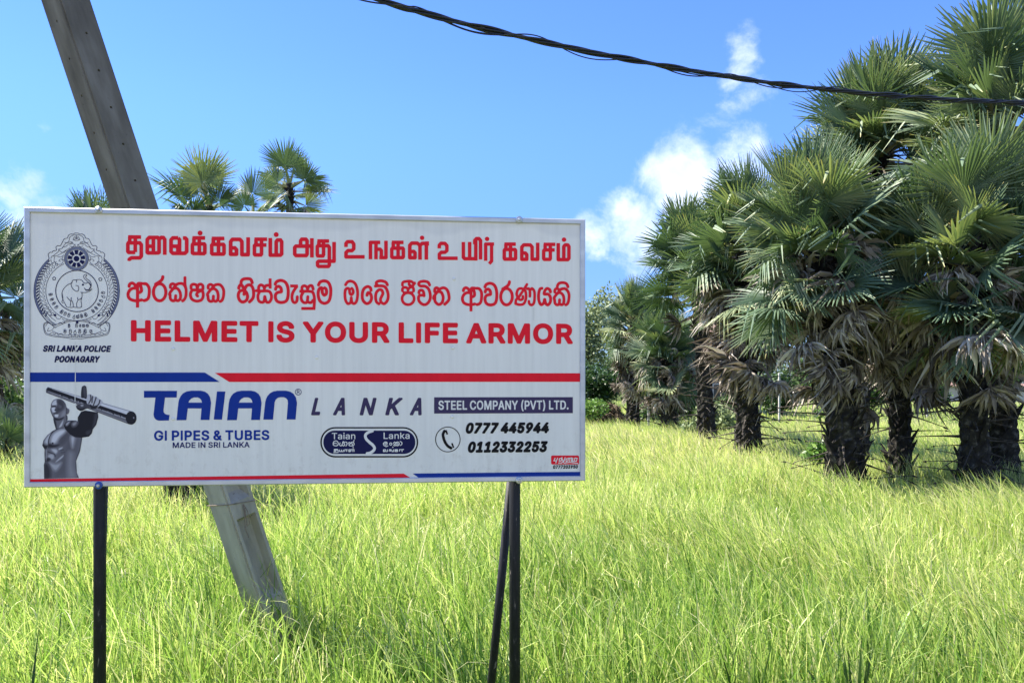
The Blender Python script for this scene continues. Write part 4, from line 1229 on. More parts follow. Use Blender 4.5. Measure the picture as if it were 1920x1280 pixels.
    'U': '517|299,-8,259,-8,219,-8,184,0,154,15,124,31,101,53,85,80,68,107,60,138,60,173,60,285,60,397,60,509,81,509,103,509,124,509,124,399,124,288,124,178,124,154,130,132,141,113,152,94,167,79,187,68,207,57,231,52,259,52,287,52,311,57,331,68,351,79,366,94,377,113,387,132,393,154,393,178,393,288,393,399,393,509,414,509,436,509,457,509,457,397,457,285,457,173,457,138,449,107,433,80,416,53,393,31,363,15,334,0',
    'V': '480|229,0,204,0,141,170,79,339,16,509,39,509,62,509,84,509,120,408,156,307,192,206,198,189,206,166,215,137,224,109,235,73,248,31,243,31,239,31,235,31,247,74,258,110,267,138,276,166,284,189,290,206,325,307,360,408,395,509,417,509,440,509,463,509,401,339,340,170,278,0,253,0',
    'Y': '472|225,0,203,0,203,69,203,139,203,208,141,308,79,409,16,509,41,509,66,509,91,509,125,454,159,399,192,344,203,326,213,309,222,292,231,275,240,255,250,230,241,230,232,230,224,230,233,255,242,276,251,293,260,310,270,327,280,344,314,399,347,454,381,509,406,509,430,509,455,509,393,409,330,308,268,208,268,139,268,69,268,0,247,0',
    'a': '389|182,-9,160,-9,136,-9,114,-4,94,5,75,14,59,27,48,45,36,62,30,83,30,108,30,130,35,147,43,161,52,175,63,185,78,193,92,201,108,207,125,211,143,215,160,218,178,220,201,223,219,225,234,227,248,228,258,231,265,235,272,239,276,245,276,255,276,255,276,256,276,257,276,272,273,286,267,297,261,308,252,316,240,322,228,328,213,331,196,331,178,331,162,328,149,322,136,317,126,309,118,301,110,292,104,283,100,274,80,280,61,285,41,291,50,314,62,332,79,346,95,360,113,369,133,375,153,381,173,384,194,384,208,384,223,383,239,379,255,376,271,370,286,360,301,351,313,338,322,320,332,303,337,280,337,251,337,168,337,84,337,0,317,0,297,0,277,0,277,17,277,35,277,52,275,52,274,52,272,52,268,43,261,34,252,25,243,15,230,7,215,1,200,-5;155,45,170,45,193,45,212,50,228,59,243,68,255,79,263,93,271,107,276,122,276,138,276,155,276,173,276,190,273,187,268,184,259,182,251,180,242,178,231,176,221,174,210,172,200,171,190,170,182,169,175,168,161,166,147,163,134,159,121,154,111,148,103,139,96,131,92,119,92,105,92,92,95,81,102,72,109,63,118,57,130,52,142,48',
    'i': '167|73,0,53,0,53,126,53,253,53,379,73,379,93,379,114,379,114,253,114,126,114,0,93,0;95,443,84,443,72,443,62,447,54,455,45,462,41,472,41,483,41,494,45,504,54,512,62,520,72,524,84,524,95,524,106,520,114,512,122,504,126,494,126,483,126,472,122,462,114,455,106,447',
    'k': '381|132,158,110,137,110,162,110,187,110,212,113,212,117,212,121,212,175,268,230,323,284,379,310,379,335,379,360,379,301,319,243,259,184,199,182,199,179,199,177,199,155,178;73,0,53,0,53,170,53,339,53,509,73,509,93,509,114,509,114,339,114,170,114,0,93,0;320,0,294,0,245,62,197,124,148,186,162,200,177,214,191,229,252,152,312,76,372,0,346,0',
    'n': '410|114,249,114,227,114,151,114,76,114,0,93,0,73,0,53,0,53,126,53,253,53,379,72,379,92,379,112,379,112,349,112,318,112,287,109,287,106,287,102,287,114,322,131,347,152,362,174,377,199,384,227,384,253,384,276,379,295,369,314,358,330,342,341,321,352,299,357,273,357,240,357,160,357,80,357,0,337,0,316,0,296,0,296,78,296,157,296,235,296,265,288,288,273,304,258,321,237,329,210,329,192,329,175,325,161,317,146,309,135,298,126,283,118,267',
    '®': '463|259,118,231,118,204,118,179,123,154,134,130,144,109,158,91,177,73,195,59,216,48,240,38,264,33,290,33,317,33,344,38,370,48,394,59,418,73,439,91,457,109,475,130,490,154,500,179,510,204,516,231,516,259,516,285,510,309,500,333,490,354,475,372,457,390,439,405,418,415,394,425,370,430,344,430,317,430,290,425,264,415,240,405,216,390,195,372,177,354,158,333,144,309,134,285,123;204,166,231,166,259,166,285,173,307,187,330,200,348,218,362,241,375,264,382,289,382,317,382,345,375,370,362,393,348,415,330,434,307,447,285,461,259,467,231,467,204,467,179,461,156,447,133,434,115,415,101,393,88,370,81,345,81,317,81,289,88,264,101,241,115,218,133,200,156,187,179,173;288,226,273,226,258,254,243,283,228,312,243,312,258,312,273,312,288,283,304,254,319,226,303,226;175,226,161,226,161,287,161,348,161,409,192,409,222,409,253,409,261,409,270,407,279,402,288,398,296,391,302,383,308,374,311,363,311,350,311,337,308,325,302,316,295,307,287,299,278,295,268,290,259,287,250,287,228,287,207,287,185,287,185,298,185,308,185,319,203,319,221,319,239,319,245,319,251,321,257,327,264,332,267,340,267,350,267,361,263,368,257,372,251,376,245,378,239,378,227,378,215,378,203,378,203,327,203,276,203,226,189,226',
}

# ---- printed strokes: union of pen strokes traced in image pixels, turned into one clean outline
def sdf_mesh(x0, y0, x1, y1, step, strokes):
    """strokes: list of (points, width, rounded_ends); returns grid polygons of the union."""
    nx = int((x1 - x0) / step) + 2
    ny = int((y1 - y0) / step) + 2
    D = np.full((ny, nx), 9.0)
    for (pts, w, cap) in strokes:
        pts = np.asarray(pts, float)
        hw = w / 2
        m = len(pts)
        closed = m > 2 and np.allclose(pts[0], pts[-1])
        for i in range(max(1, m - 1)):
            a = pts[i]; b = pts[min(i + 1, m - 1)]
            lo = np.minimum(a, b) - hw - 2 * step; hi = np.maximum(a, b) + hw + 2 * step
            i0 = max(0, int((lo[0] - x0) / step)); i1 = min(nx, int((hi[0] - x0) / step) + 2)
            j0 = max(0, int((lo[1] - y0) / step)); j1 = min(ny, int((hi[1] - y0) / step) + 2)
            if i1 <= i0 or j1 <= j0:
                continue
            X, Y = np.meshgrid(x0 + np.arange(i0, i1) * step, y0 + np.arange(j0, j1) * step)
            d = b - a
            L = math.hypot(d[0], d[1])
            if L < 1e-6:
                dist = np.hypot(X - a[0], Y - a[1]) - hw
            else:
                ux, uy = d / L
                s = (X - a[0]) * ux + (Y - a[1]) * uy
                q = np.abs(-(X - a[0]) * uy + (Y - a[1]) * ux)
                dist = np.maximum(q - hw, np.maximum(-s, s - L))
                if cap or closed or i > 0:
                    dist = np.minimum(dist, np.hypot(X - a[0], Y - a[1]) - hw)
                if cap or closed or i < m - 2:
                    dist = np.minimum(dist, np.hypot(X - b[0], Y - b[1]) - hw)
            D[j0:j1, i0:i1] = np.minimum(D[j0:j1, i0:i1], dist)
    return contour_fill(D, x0, y0, step)


def contour_fill(D, x0, y0, step):
    ins = D < 0
    cnt = ins[:-1, :-1].astype(int) + ins[:-1, 1:] + ins[1:, 1:] + ins[1:, :-1]
    V, F = [], []
    key = {}

    def vid(x, y):
        k = (round(x, 4), round(y, 4))
        if k not in key:
            key[k] = len(V)
            V.append((x0 + x * step, y0 + y * step))
        return key[k]
    for j in range(cnt.shape[0]):
        row = cnt[j]
        idx = np.nonzero(row)[0]
        if not len(idx):
            continue
        k = 0
        while k < len(idx):
            i = idx[k]
            if row[i] == 4:
                e = k
                while e + 1 < len(idx) and idx[e + 1] == idx[e] + 1 and row[idx[e + 1]] == 4:
                    e += 1
                i2 = idx[e] + 1
                n = len(V)
                V.extend([(x0 + i * step, y0 + j * step), (x0 + i2 * step, y0 + j * step), (x0 + i2 * step, y0 + (j + 1) * step), (x0 + i * step, y0 + (j + 1) * step)])
                F.append((n + 3, n + 2, n + 1, n))
                k = e + 1
                continue
            c = ((i, j), (i + 1, j), (i + 1, j + 1), (i, j + 1))
            d = [D[y, x] for (x, y) in c]
            poly = []
            for q in range(4):
                (ax, ay), (bx, by) = c[q], c[(q + 1) % 4]
                da, db = d[q], d[(q + 1) % 4]
                if da < 0:
                    poly.append((ax, ay))
                if (da < 0) != (db < 0):
                    t = da / (da - db)
                    poly.append((ax + (bx - ax) * t, ay + (by - ay) * t))
            if len(poly) >= 3:
                n = len(V)
                V.extend([(x0 + px * step, y0 + py * step) for (px, py) in poly])
                F.append(tuple(n + q for q in reversed(range(len(poly)))))
            k += 1
    return V, F


def smooth(pts, n=6):
    pts = [np.asarray(p, float) for p in pts]
    if len(pts) < 3:
        return pts
    out = []
    closed = np.allclose(pts[0], pts[-1])
    m = len(pts)
    for i in range(m - 1):
        p1, p2 = pts[i], pts[i + 1]
        p0 = pts[i - 1] if i > 0 else (pts[-2] if closed else p1)
        p3 = pts[i + 2] if i + 2 < m else (pts[1] if closed else p2)
        for k in range(n):
            t = k / n
            out.append(0.5 * ((2 * p1) + (p2 - p0) * t + (2 * p0 - 5 * p1 + 4 * p2 - p3) * t * t + (3 * p1 - p0 - 3 * p2 + p3) * t ** 3))
    out.append(pts[-1])
    return out


def S(txt, w, ox, oy, sc, sm=False, cap=False, ax=1.0, bx=0.0, ay=1.0, by=0.0):
    """Strokes written as 'x,y x,y / x,y x,y' in enlarged units; 'oX,Y,R' is a dot, 'eX,Y,RX,RY' a ring."""
    out = []
    for part in txt.split('/'):
        part = part.strip()
        if not part:
            continue
        if part[0] == 'o':
            x, y, r = [float(q) for q in part[1:].split(',')]
            out.append(([((x * ax + bx) / sc + ox, (y * ay + by) / sc + oy)], 2 * r / sc, True))
            continue
        if part[0] == 'e':
            x, y, rx, ry = [float(q) for q in part[1:].split(',')]
            pts = [(((x + rx * math.cos(a)) * ax + bx) / sc + ox, ((y + ry * math.sin(a)) * ay + by) / sc + oy) for a in [2 * math.pi * k / 40 for k in range(41)]]
            out.append((pts, w / sc, True))
            continue
        pts = [tuple(float(q) for q in t.split(',')) for t in part.split()]
        pts = [((x * ax + bx) / sc + ox, (y * ay + by) / sc + oy) for (x, y) in pts]
        out.append((smooth(pts) if sm else pts, w / sc, cap))
    return out


def lettering(name, strokes, mat, lift=0.0012, step=0.5, parent=board):
    P = np.concatenate([np.asarray(s[0], float) for s in strokes])
    w = max(s[1] for s in strokes)
    V, F = sdf_mesh(P[:, 0].min() - w - 2, P[:, 1].min() - w - 2, P[:, 0].max() + w + 2, P[:, 1].max() + w + 2, step, strokes)
    return flat(name, V, F, mat, lift, parent)


TAMIL = (
    S('125,235 415,235 / 160,235 160,360 / 285,240 285,575 / 285,365 130,365 118,390 118,560 135,580 285,580 / 285,365 385,365 420,405 420,660 390,702 200,702 150,735 150,770', 84, 230, 425, 12)
    + S('555,580 555,290 600,245 790,245 820,290 820,580 800,592 570,592 555,580 / 692,245 692,590 / 555,442 692,442 / 835,275 870,245 920,248 948,290 948,635', 85, 230, 425, 12)
    + S('1250,255 1130,255 1090,300 1090,560 1130,600 1400,600 1442,560 1442,290 1410,258 1358,258 / 1250,255 1280,295 1280,590 / 1090,442 1280,442 / 1245,470 1245,600', 86, 230, 425, 12)
    + S('1570,255 1855,255 / 1605,255 1605,380 / 1725,255 1725,600 / 1725,390 1585,390 1570,410 1570,590 1590,605 1725,605 / 1725,390 1835,390 1850,410 1850,590 1830,608 1725,605 / o1743,145,55', 84, 230, 425, 12)
    + S('205,268 490,268 / 240,268 240,400 / 357,270 357,610 / 357,400 222,400 205,420 205,600 222,618 357,618 / 357,400 465,400 482,420 482,600 465,618 357,618', 84, 380, 425, 12)
    + S('630,480 725,480 762,520 762,622 630,622 630,340 670,288 840,288 884,340 884,630 1024,630 1024,240', 86, 380, 425, 12)
    + S('1165,285 1450,285 / 1200,285 1200,410 / 1325,285 1325,637 / 1325,415 1180,415 1165,430 1165,620 1180,637 1310,637 1325,620 / 1325,415 1435,415', 82, 380, 425, 12)
    + S('1522,255 1522,642 1750,642 1778,615 1778,340 1750,302 1685,302 1655,340 1655,640 / o1655,180,55', 84, 380, 425, 12)
    + S('285,420 285,320 310,285 405,285 430,320 430,620 410,650 180,650 152,620 152,470 180,440 540,440 / 538,260 538,695', 84, 540, 425, 12)
    + S('660,325 925,325 / 695,325 695,420 / 800,325 800,650 / 800,430 675,430 660,450 660,640 675,660 785,660 800,640 / 800,430 900,430 930,470 930,870 910,895 690,895 665,870 665,800 690,778 1037,778 1037,345', 82, 540, 425, 12)
    + S('1305,460 1305,380 1340,340 1440,340 1480,390 1480,500 1440,540 1350,540 1305,585 1305,680 1725,680', 82, 540, 425, 12)
    + S('175,735 175,355 395,355 / 300,355 300,735 / 300,510 395,510 420,540 420,697 / 375,697 525,697 525,318', 80, 680, 425, 12)
    + S('655,355 920,355 / 688,355 688,480 / 797,355 797,690 / 797,485 670,485 655,505 655,680 672,697 797,697 / 797,485 900,485 915,505 915,680 900,697 797,697', 80, 680, 425, 12)
    + S('1060,560 1150,560 1178,590 1178,700 1060,700 1060,420 1105,372 1230,372 1290,425 1290,745 / 1290,425 1340,378 1450,378 / 1452,332 1452,430 / 1432,378 1432,745 / o1337,253,50', 82, 680, 425, 12)
    + S('163,490 163,420 200,378 290,378 335,430 335,540 290,578 210,578 165,620 165,712 578,712', 80, 810, 425, 12)
    + S('705,345 705,690 735,722 985,722 985,300 / 847,345 847,710 / 962,400 962,310 1000,270 1055,270 1092,315 1092,740 / 985,722 985,765', 80, 810, 425, 12)
    + S('1207,770 1207,393 1395,393 / 1340,393 1340,775 1285,835 / o1240,278,50', 76, 810, 425, 12)
    + S('188,395 445,395 / 222,395 222,510 / 325,395 325,730 / 325,515 200,515 185,535 185,715 200,732 325,732 / 325,515 425,515 440,535 440,715 425,732 325,732', 80, 930, 425, 12)
    + S('585,595 660,595 692,630 692,735 580,735 580,460 625,412 770,412 812,460 812,735 938,735 938,362', 80, 930, 425, 12)
    + S('1070,400 1335,400 / 1105,400 1105,520 / 1222,400 1222,735 / 1222,525 1085,525 1072,545 1072,720 1085,737 1210,737 1222,720 / 1222,525 1320,525', 78, 930, 425, 12)
    + S('1400,370 1400,742 1615,742 1640,715 1640,450 1615,412 1555,412 1525,450 1525,740 / o1530,293,50', 80, 930, 425, 12))

# Sinhala letters, traced once on a 12-times enlargement and reused
SI = {
    'aa': '145,385 160,335 210,310 265,335 300,390 335,430 / 335,380 335,860 / 335,430 240,425 160,470 122,560 150,650 230,695 330,705 440,685 / 320,380 350,322 400,318 440,322 / 390,345 420,420 420,490 375,520 340,510 / 470,322 540,335 595,420 595,570 560,670 475,705',
    'ra': 'e833,515,140,192 / 730,340 840,275 890,220 905,160',
    'kh': '1075,415 1080,350 1130,325 1190,352 / 1205,350 1070,520 1060,580 / 1130,440 1200,420 1270,470 1305,580 1290,690 / 1070,565 1075,660 1120,705 1180,690 1195,580 / 1195,690 1250,705 1300,660 / 1190,352 1270,320 1360,330 1420,420 1428,560 1400,660 1345,715 / 1403,170 1403,330 1420,420',
    'sha': '1540,435 1545,360 1600,335 1665,360 1675,430 / 1680,430 1710,350 1760,335 1805,370 1805,450 / 1540,465 1800,465 / 1565,465 1525,560 1560,670 1670,715 1780,680 1815,570 1790,470 / 1765,480 1690,520 1665,570 1690,605',
    'ka': '125,430 130,365 180,340 240,370 / 260,372 120,535 115,600 / 180,455 255,435 325,490 350,590 340,700 / 120,590 130,680 175,720 230,700 243,590 / 243,700 300,720 345,680 / 240,370 330,340 410,360 470,460 470,590 440,690 390,725',
    'hi': '865,340 870,270 910,225 990,210 1080,225 1120,310 / 810,430 830,370 870,350 910,400 940,470 930,575 / 900,470 830,500 800,590 830,690 900,735 980,700 1010,620 990,530 950,480 / 950,440 990,370 1060,350 1120,400 1148,520 1130,650 1045,740',
    'ss': '1260,450 1265,385 1310,350 1370,380 1390,440 / 1390,420 1430,365 1510,360 / 1518,205 1520,435 / 1200,478 1290,490 1480,490 1540,560 1545,660 1500,735 1430,725 1398,600 / 1290,490 1245,590 1260,700 1320,740 1380,720 1398,600',
    'va': '190,340 230,275 330,250 430,300 480,430 480,600 440,710 330,745 230,710 195,610 230,530 330,505 / 200,455 220,400 280,385 325,430 332,510',
    'ae': '530,375 705,375 / 685,380 600,500 570,610 585,710 630,750 680,710 690,605',
    'su': '795,460 800,395 850,370 905,400 920,450 / 925,440 960,375 1020,370 1050,455 / 735,495 1000,500 1060,570 1075,690 1065,880 / 830,505 780,600 790,700 850,750 910,730 928,600 / 928,730 990,750 1050,690 / 780,880 1098,880',
    'ma': '1165,360 1200,290 1290,260 1380,290 1435,400 1440,560 1400,710 1300,765 1200,710 1160,580 1170,470 1200,425 1245,425 1255,530 1300,580 1345,540 1340,450 1300,415',
    'o': '210,355 260,285 340,265 430,320 480,450 485,600 460,720 410,770 360,740 343,625 / 343,625 330,740 265,770 215,690 200,560 215,460 260,425 300,450 310,530 345,570 385,530 380,460 350,425',
    'ba': '790,480 770,410 700,390 620,450 590,580 610,700 690,770 770,730 800,640 775,550 720,525 695,590',
    'be': '1160,355 1120,290 1020,258 930,275 905,320 950,372 / 865,378 1050,375 1130,430 1172,560 1160,690 1090,772 1020,740 1000,680 1030,600 1055,540 1030,470 970,460 910,520 890,620 910,730 975,780',
    'ji': '175,365 185,295 270,270 370,270 430,330 390,375 330,350 325,310 / 430,320 475,300 / 175,490 180,430 230,405 290,430 300,490 / 300,460 340,410 400,400 425,440 425,495 / 180,525 420,525 / e302,660,136,134',
    'vi': '790,360 750,290 660,268 570,285 540,330 580,375 680,380 760,440 800,560 790,690 720,780 640,790 560,730 535,650 560,590 650,580 / 545,535 560,480 610,470 650,510 662,605',
    'ta': '900,510 905,440 950,415 1000,450 / 1012,445 890,600 880,665 / 905,600 910,720 990,790 1070,740 1090,620 1050,520 990,500 / 1000,450 1090,415 1170,450 1215,560 1215,690 1115,795',
    'nna': '1330,770 1440,795 1530,765 1575,640 1560,490 1480,432 1400,450 1365,550 1390,640 / 1600,330 1540,430 1400,645 / 1395,650 1450,688 1500,660 1505,600 / 1395,640 1350,690 1340,780 / 1600,440 1640,435 1662,500 1662,620 / 1665,480 1710,430 1762,500 1767,650 1750,760 1700,802 1650,770 1640,710',
    'ya': '1040,425 985,450 957,570 965,700 1010,792 1070,760 1095,665 / 1095,665 1120,770 1170,797 1222,730 1222,620 1170,560 1085,555 1100,480 1150,430 1210,460 1225,515',
    'tick': '1375,440 1385,360 1430,310 1520,300 1590,330 1620,400',
}


def si(k, ox, w=70, **kw):
    return S(SI[k], w, ox, 505, 12, True, False, **kw)


SINHALA = (si('aa', 230) + si('ra', 230) + si('kh', 230, 66) + si('sha', 230, 66) + si('ka', 380, 66) + si('hi', 380) + si('ss', 380, 66) + si('va', 500) + si('ae', 500, 66)
           + si('su', 500, 66) + si('ma', 500) + si('o', 630, 64) + si('ba', 630, 68) + si('be', 630, 66) + si('ji', 740, 62) + si('vi', 740, 66) + si('ta', 740, 66)
           + si('aa', 855, 66, ax=0.907, bx=110 - 85 * 0.907, ay=0.965, by=390 - 285 * 0.965)
           + si('va', 855, 68, ax=0.914, bx=625 - 165 * 0.914, ay=0.982, by=280 - 215 * 0.982)
           + si('ra', 855, 68, ax=0.93, bx=975 - 660 * 0.93, ay=0.957, by=275 - 160 * 0.957)
           + si('nna', 855, 60) + si('ya', 930, 66) + si('tick', 930, 64)
           + si('ka', 930, 64, ax=0.916, bx=1290 - 90 * 0.916, ay=0.955, by=405 - 310 * 0.955))
lettering('tamil_lettering', TAMIL, M['red'])
lettering('sinhala_lettering', SINHALA, M['red'])

def poly_dist(P, X, Y):
    P = np.asarray(P, float)
    d = np.full(X.shape, 1e9); s = np.zeros(X.shape, bool)
    n = len(P)
    for i in range(n):
        ax, ay = P[i]; bx, by = P[(i + 1) % n]
        ex, ey = bx - ax, by - ay
        t = np.clip(((X - ax) * ex + (Y - ay) * ey) / (ex * ex + ey * ey + 1e-9), 0, 1)
        d = np.minimum(d, np.hypot(X - ax - t * ex, Y - ay - t * ey))
        c = ((ay > Y) != (by > Y)) & (X < (bx - ax) * (Y - ay) / (by - ay + 1e-12) + ax)
        s ^= c
    return np.where(s, -d, d)


# ---- Latin lettering from baked outlines
CAP = 509.0
GLYPHS['I'] = '172|58,0,58,0,58,170,58,339,58,509,58,509,58,509,58,509,81,509,93,509,116,509,116,509,116,509,116,509,116,339,116,170,116,0,116,0,116,0,116,0,93,0,81,0,58,0,58,0'


def text(name, s, xl, xr, yb, yt, mat, bold=0.0, shear=0.0, lift=0.0012, parent=board, track=0.0, step=0.3):
    """Set a line so that its ink runs from xl to xr and its capitals from yb to yt in image pixels."""
    u0, v0 = UV(xl, yb); _, v1 = UV(xl, yt); u1, _ = UV(xr, yb)
    u0, u1, v0, v1 = float(u0), float(u1), float(v0), float(v1)
    adv, items = 0.0, []
    lo, hi = 1e9, -1e9
    for ch in s:
        if ch == ' ':
            adv += 170 + track
            continue
        a, sp = GLYPHS[ch].split('|')
        items.append((adv, sp))
        xs = [int(q) for k in sp.split(';') for q in k.split(',')[2::6]]
        lo = min(lo, adv + min(xs)); hi = max(hi, adv + max(xs))
        adv += int(a) + bold * 700 + track
    # ink box in image pixels; outline as polygons, thickened by an offset of its distance field
    H = float(yb - yt); Wd = float(xr - xl)
    b = bold * H
    kx = (Wd - 2 * b - shear * H) / (hi - lo)
    kz = (H - 2 * b) / CAP
    pad = 2.0
    V, F = [], []
    for (a, sp) in items:
        polys = []
        for q in sp.split(';'):
            n = np.array([int(t) for t in q.split(',')], float).reshape(-1, 3, 2)
            n[:, :, 0] += a - lo
            pts = []
            for i in range(len(n)):
                p0, p1, p2, p3 = n[i, 1], n[i, 2], n[(i + 1) % len(n), 0], n[(i + 1) % len(n), 1]
                m = 1 if abs((p3[0] - p0[0]) * (p1[1] - p0[1]) - (p3[1] - p0[1]) * (p1[0] - p0[0])) < 60 and abs((p3[0] - p0[0]) * (p2[1] - p0[1]) - (p3[1] - p0[1]) * (p2[0] - p0[0])) < 60 else 7
                for k in range(m):
                    t = k / m
                    pts.append(p0 * (1 - t) ** 3 + 3 * p1 * t * (1 - t) ** 2 + 3 * p2 * t * t * (1 - t) + p3 * t ** 3)
            P = np.array(pts)
            Z = P[:, 1] * kz + b
            polys.append(np.stack([b + P[:, 0] * kx + shear * Z, H - Z], -1))
        al = np.concatenate(polys)
        gx0, gy0 = al[:, 0].min() - b - pad, al[:, 1].min() - b - pad
        X, Y = np.meshgrid(np.arange(gx0, al[:, 0].max() + b + pad, step), np.arange(gy0, al[:, 1].max() + b + pad, step))
        dist = np.full(X.shape, 1e9); ins = np.zeros(X.shape, bool)
        for P in polys:
            dd = poly_dist(P, X, Y)
            dist = np.minimum(dist, np.abs(dd)); ins ^= dd < 0
        D = np.where(ins, -dist, dist) - b
        v, f = contour_fill(D, gx0, gy0, step)
        o = len(V)
        V += v
        F += [tuple(q + o for q in t) for t in f]
    A = np.asarray(V)
    u = u0 + A[:, 0] / Wd * (u1 - u0)
    z = v1 - A[:, 1] / H * (v1 - v0)
    me = mesh_py(name, np.stack([u, np.full_like(u, -lift), z], -1), F)
    return link(name, me, mat, parent)


text('english_lettering', 'HELMET IS YOUR LIFE ARMOR', 245.5, 1074, 640, 600, M['red'], 0.066)
text('police_lettering', 'SRI LANKA POLICE', 80, 209, 659.3, 647.3, M['ink'], 0.075, 0.22)
text('police_lettering', 'POONAGARY', 102, 188, 679.3, 667, M['ink'], 0.075, 0.22)
text('pipes_lettering', 'GI PIPES & TUBES', 289, 505, 825.8, 807, M['blue'], 0.05)
text('origin_lettering', 'MADE IN SRI LANKA', 324, 468, 839.5, 829, M['navy'], 0.035)
for (ch, a, b) in (('L', 583, 607), ('A', 624, 654.5), ('N', 674, 706.5), ('K', 722, 755.5), ('A', 768, 798)):
    text('company_letter', ch, a, b, 778.3, 745.5, M['violet'], 0.055, 0.24)


def quad(name, pts, mat, lift, parent=board):
    return flat(name, pts, [tuple(reversed(range(len(pts))))], mat, lift, parent)


bar = quad('company_plate', [(814, 744.5), (1074, 744.2), (1074, 774.2), (814, 775)], M['violet'], 0.0010)
text('company_lettering', 'STEEL COMPANY (PVT) LTD.', 822, 1066, 768, 750.8, M['white'], 0.035, 0, 0.0016, bar)
text('phone_number', '0777 445944', 871.5, 1032, 812.6, 792, M['black'], 0.085, 0.2, track=-14)
text('phone_number', '0112332253', 875.5, 1028, 848.4, 827.5, M['black'], 0.085, 0.2, track=-14)
text('printer_number', '0777203950', 1036.5, 1084, 878.3, 871.6, M['black'], 0.07, 0.15, track=-14)


def rgrid(cx, cy, rx, ry, w, n=48):
    return ([(cx + rx * math.cos(2 * math.pi * k / n), cy + ry * math.sin(2 * math.pi * k / n)) for k in range(n + 1)], w, True)


def fill_poly(name, outer, holes, mat, lift, parent=board):
    loops = [[Vector((x, y, 0)) for (x, y) in outer]] + [[Vector((x, y, 0)) for (x, y) in h] for h in holes]
    tri = tessellate_polygon(loops)
    pts = [p for l in loops for p in l]
    F = []
    for t in tri:
        a, b, c = (pts[i] for i in t)
        F.append(t if (b - a).cross(c - a).z < 0 else tuple(reversed(t)))
    return flat(name, [(p.x, p.y) for p in pts], F, mat, lift, parent)


def sc6(pts, dx=0):
    return [((x + dx) / 6 + 260, y / 6 + 720) for (x, y) in pts]


LA = [(427, 405), (447, 210), (456, 170), (475, 132), (500, 103), (540, 82), (590, 73), (700, 73), (745, 84), (780, 108), (803, 145), (815, 210), (797, 402), (697, 402), (708, 272), (553, 272), (537, 404)]
LAH = [(560, 207), (572, 182), (590, 163), (620, 149), (665, 149), (690, 160), (706, 180), (713, 207)]
LN = [(1403, 398), (1423, 210), (1432, 170), (1450, 132), (1480, 100), (1515, 82), (1560, 73), (1660, 73), (1705, 84), (1742, 108), (1770, 150), (1782, 210), (1765, 397), (1665, 397), (1680, 210), (1676, 180), (1660, 158), (1635, 147), (1595, 146), (1565, 154), (1542, 175), (1530, 205), (1512, 398)]
LT = [(60, 75), (432, 75), (428, 150), (297, 150), (280, 290), (282, 315), (295, 332), (315, 342), (348, 346), (340, 408), (225, 410), (195, 398), (175, 375), (168, 340), (190, 150), (60, 152)]
LI = [(882, 82), (976, 82), (938, 398), (845, 398)]
fill_poly('brand_letter', sc6(LT), [], M['blue'], 0.0012)
fill_poly('brand_letter', sc6(LA), [sc6(LAH)], M['blue'], 0.0012)
fill_poly('brand_letter', sc6(LI), [], M['blue'], 0.0012)
fill_poly('brand_letter', sc6(LA, 568), [sc6(LAH, 568)], M['blue'], 0.0012)
fill_poly('brand_letter', sc6(LN), [], M['blue'], 0.0012)
lettering('registered_mark', [rgrid(559.3, 734.6, 5.6, 5.6, 1.1), ([(557.3, 738), (557.3, 731.3), (560, 731.3), (561.2, 733), (560, 734.8), (557.3, 734.8)], 1.0, False), ([(559.6, 734.8), (561.6, 738)], 1.0, False)], M['navy'], 0.0012, 0.25)

# stripes
quad('blue_stripe', [(55, 698.2), (384, 698.2), (412, 715.8), (55, 715.8)], M['blue'], 0.0010)
quad('red_stripe', [(403, 699), (1087.5, 699.5), (1087.5, 715.5), (430, 715.8)], M['red'], 0.0010)
quad('red_stripe', [(53.5, 898), (757, 887.4), (774, 897.8), (53.5, 908)], M['red'], 0.0010)
quad('blue_stripe', [(773.5, 887.2), (1088, 884), (1088, 894.3), (789, 897.6)], M['blue'], 0.0010)

# phone sign
lettering('phone_sign', [rgrid(839.7, 823.4, 23, 23.2, 1.5)] + S('190,180 172,215 172,250 190,310 225,365 275,398', 34, 805, 780, 6.62, True) + S('205,172 224,226', 22, 805, 780, 6.62) + S('280,334 301,390', 20, 805, 780, 6.62), M['black'], 0.0012, 0.4)


def rrect(x0, y0, x1, y1, r, n=10):
    out = []
    for (cx, cy, a0) in ((x1 - r, y1 - r, 0), (x0 + r, y1 - r, 90), (x0 + r, y0 + r, 180), (x1 - r, y0 + r, 270)):
        for k in range(n + 1):
            a = R(a0 + 90 * k / n)
            out.append((cx + r * math.cos(a), cy + r * math.sin(a)))
    return out


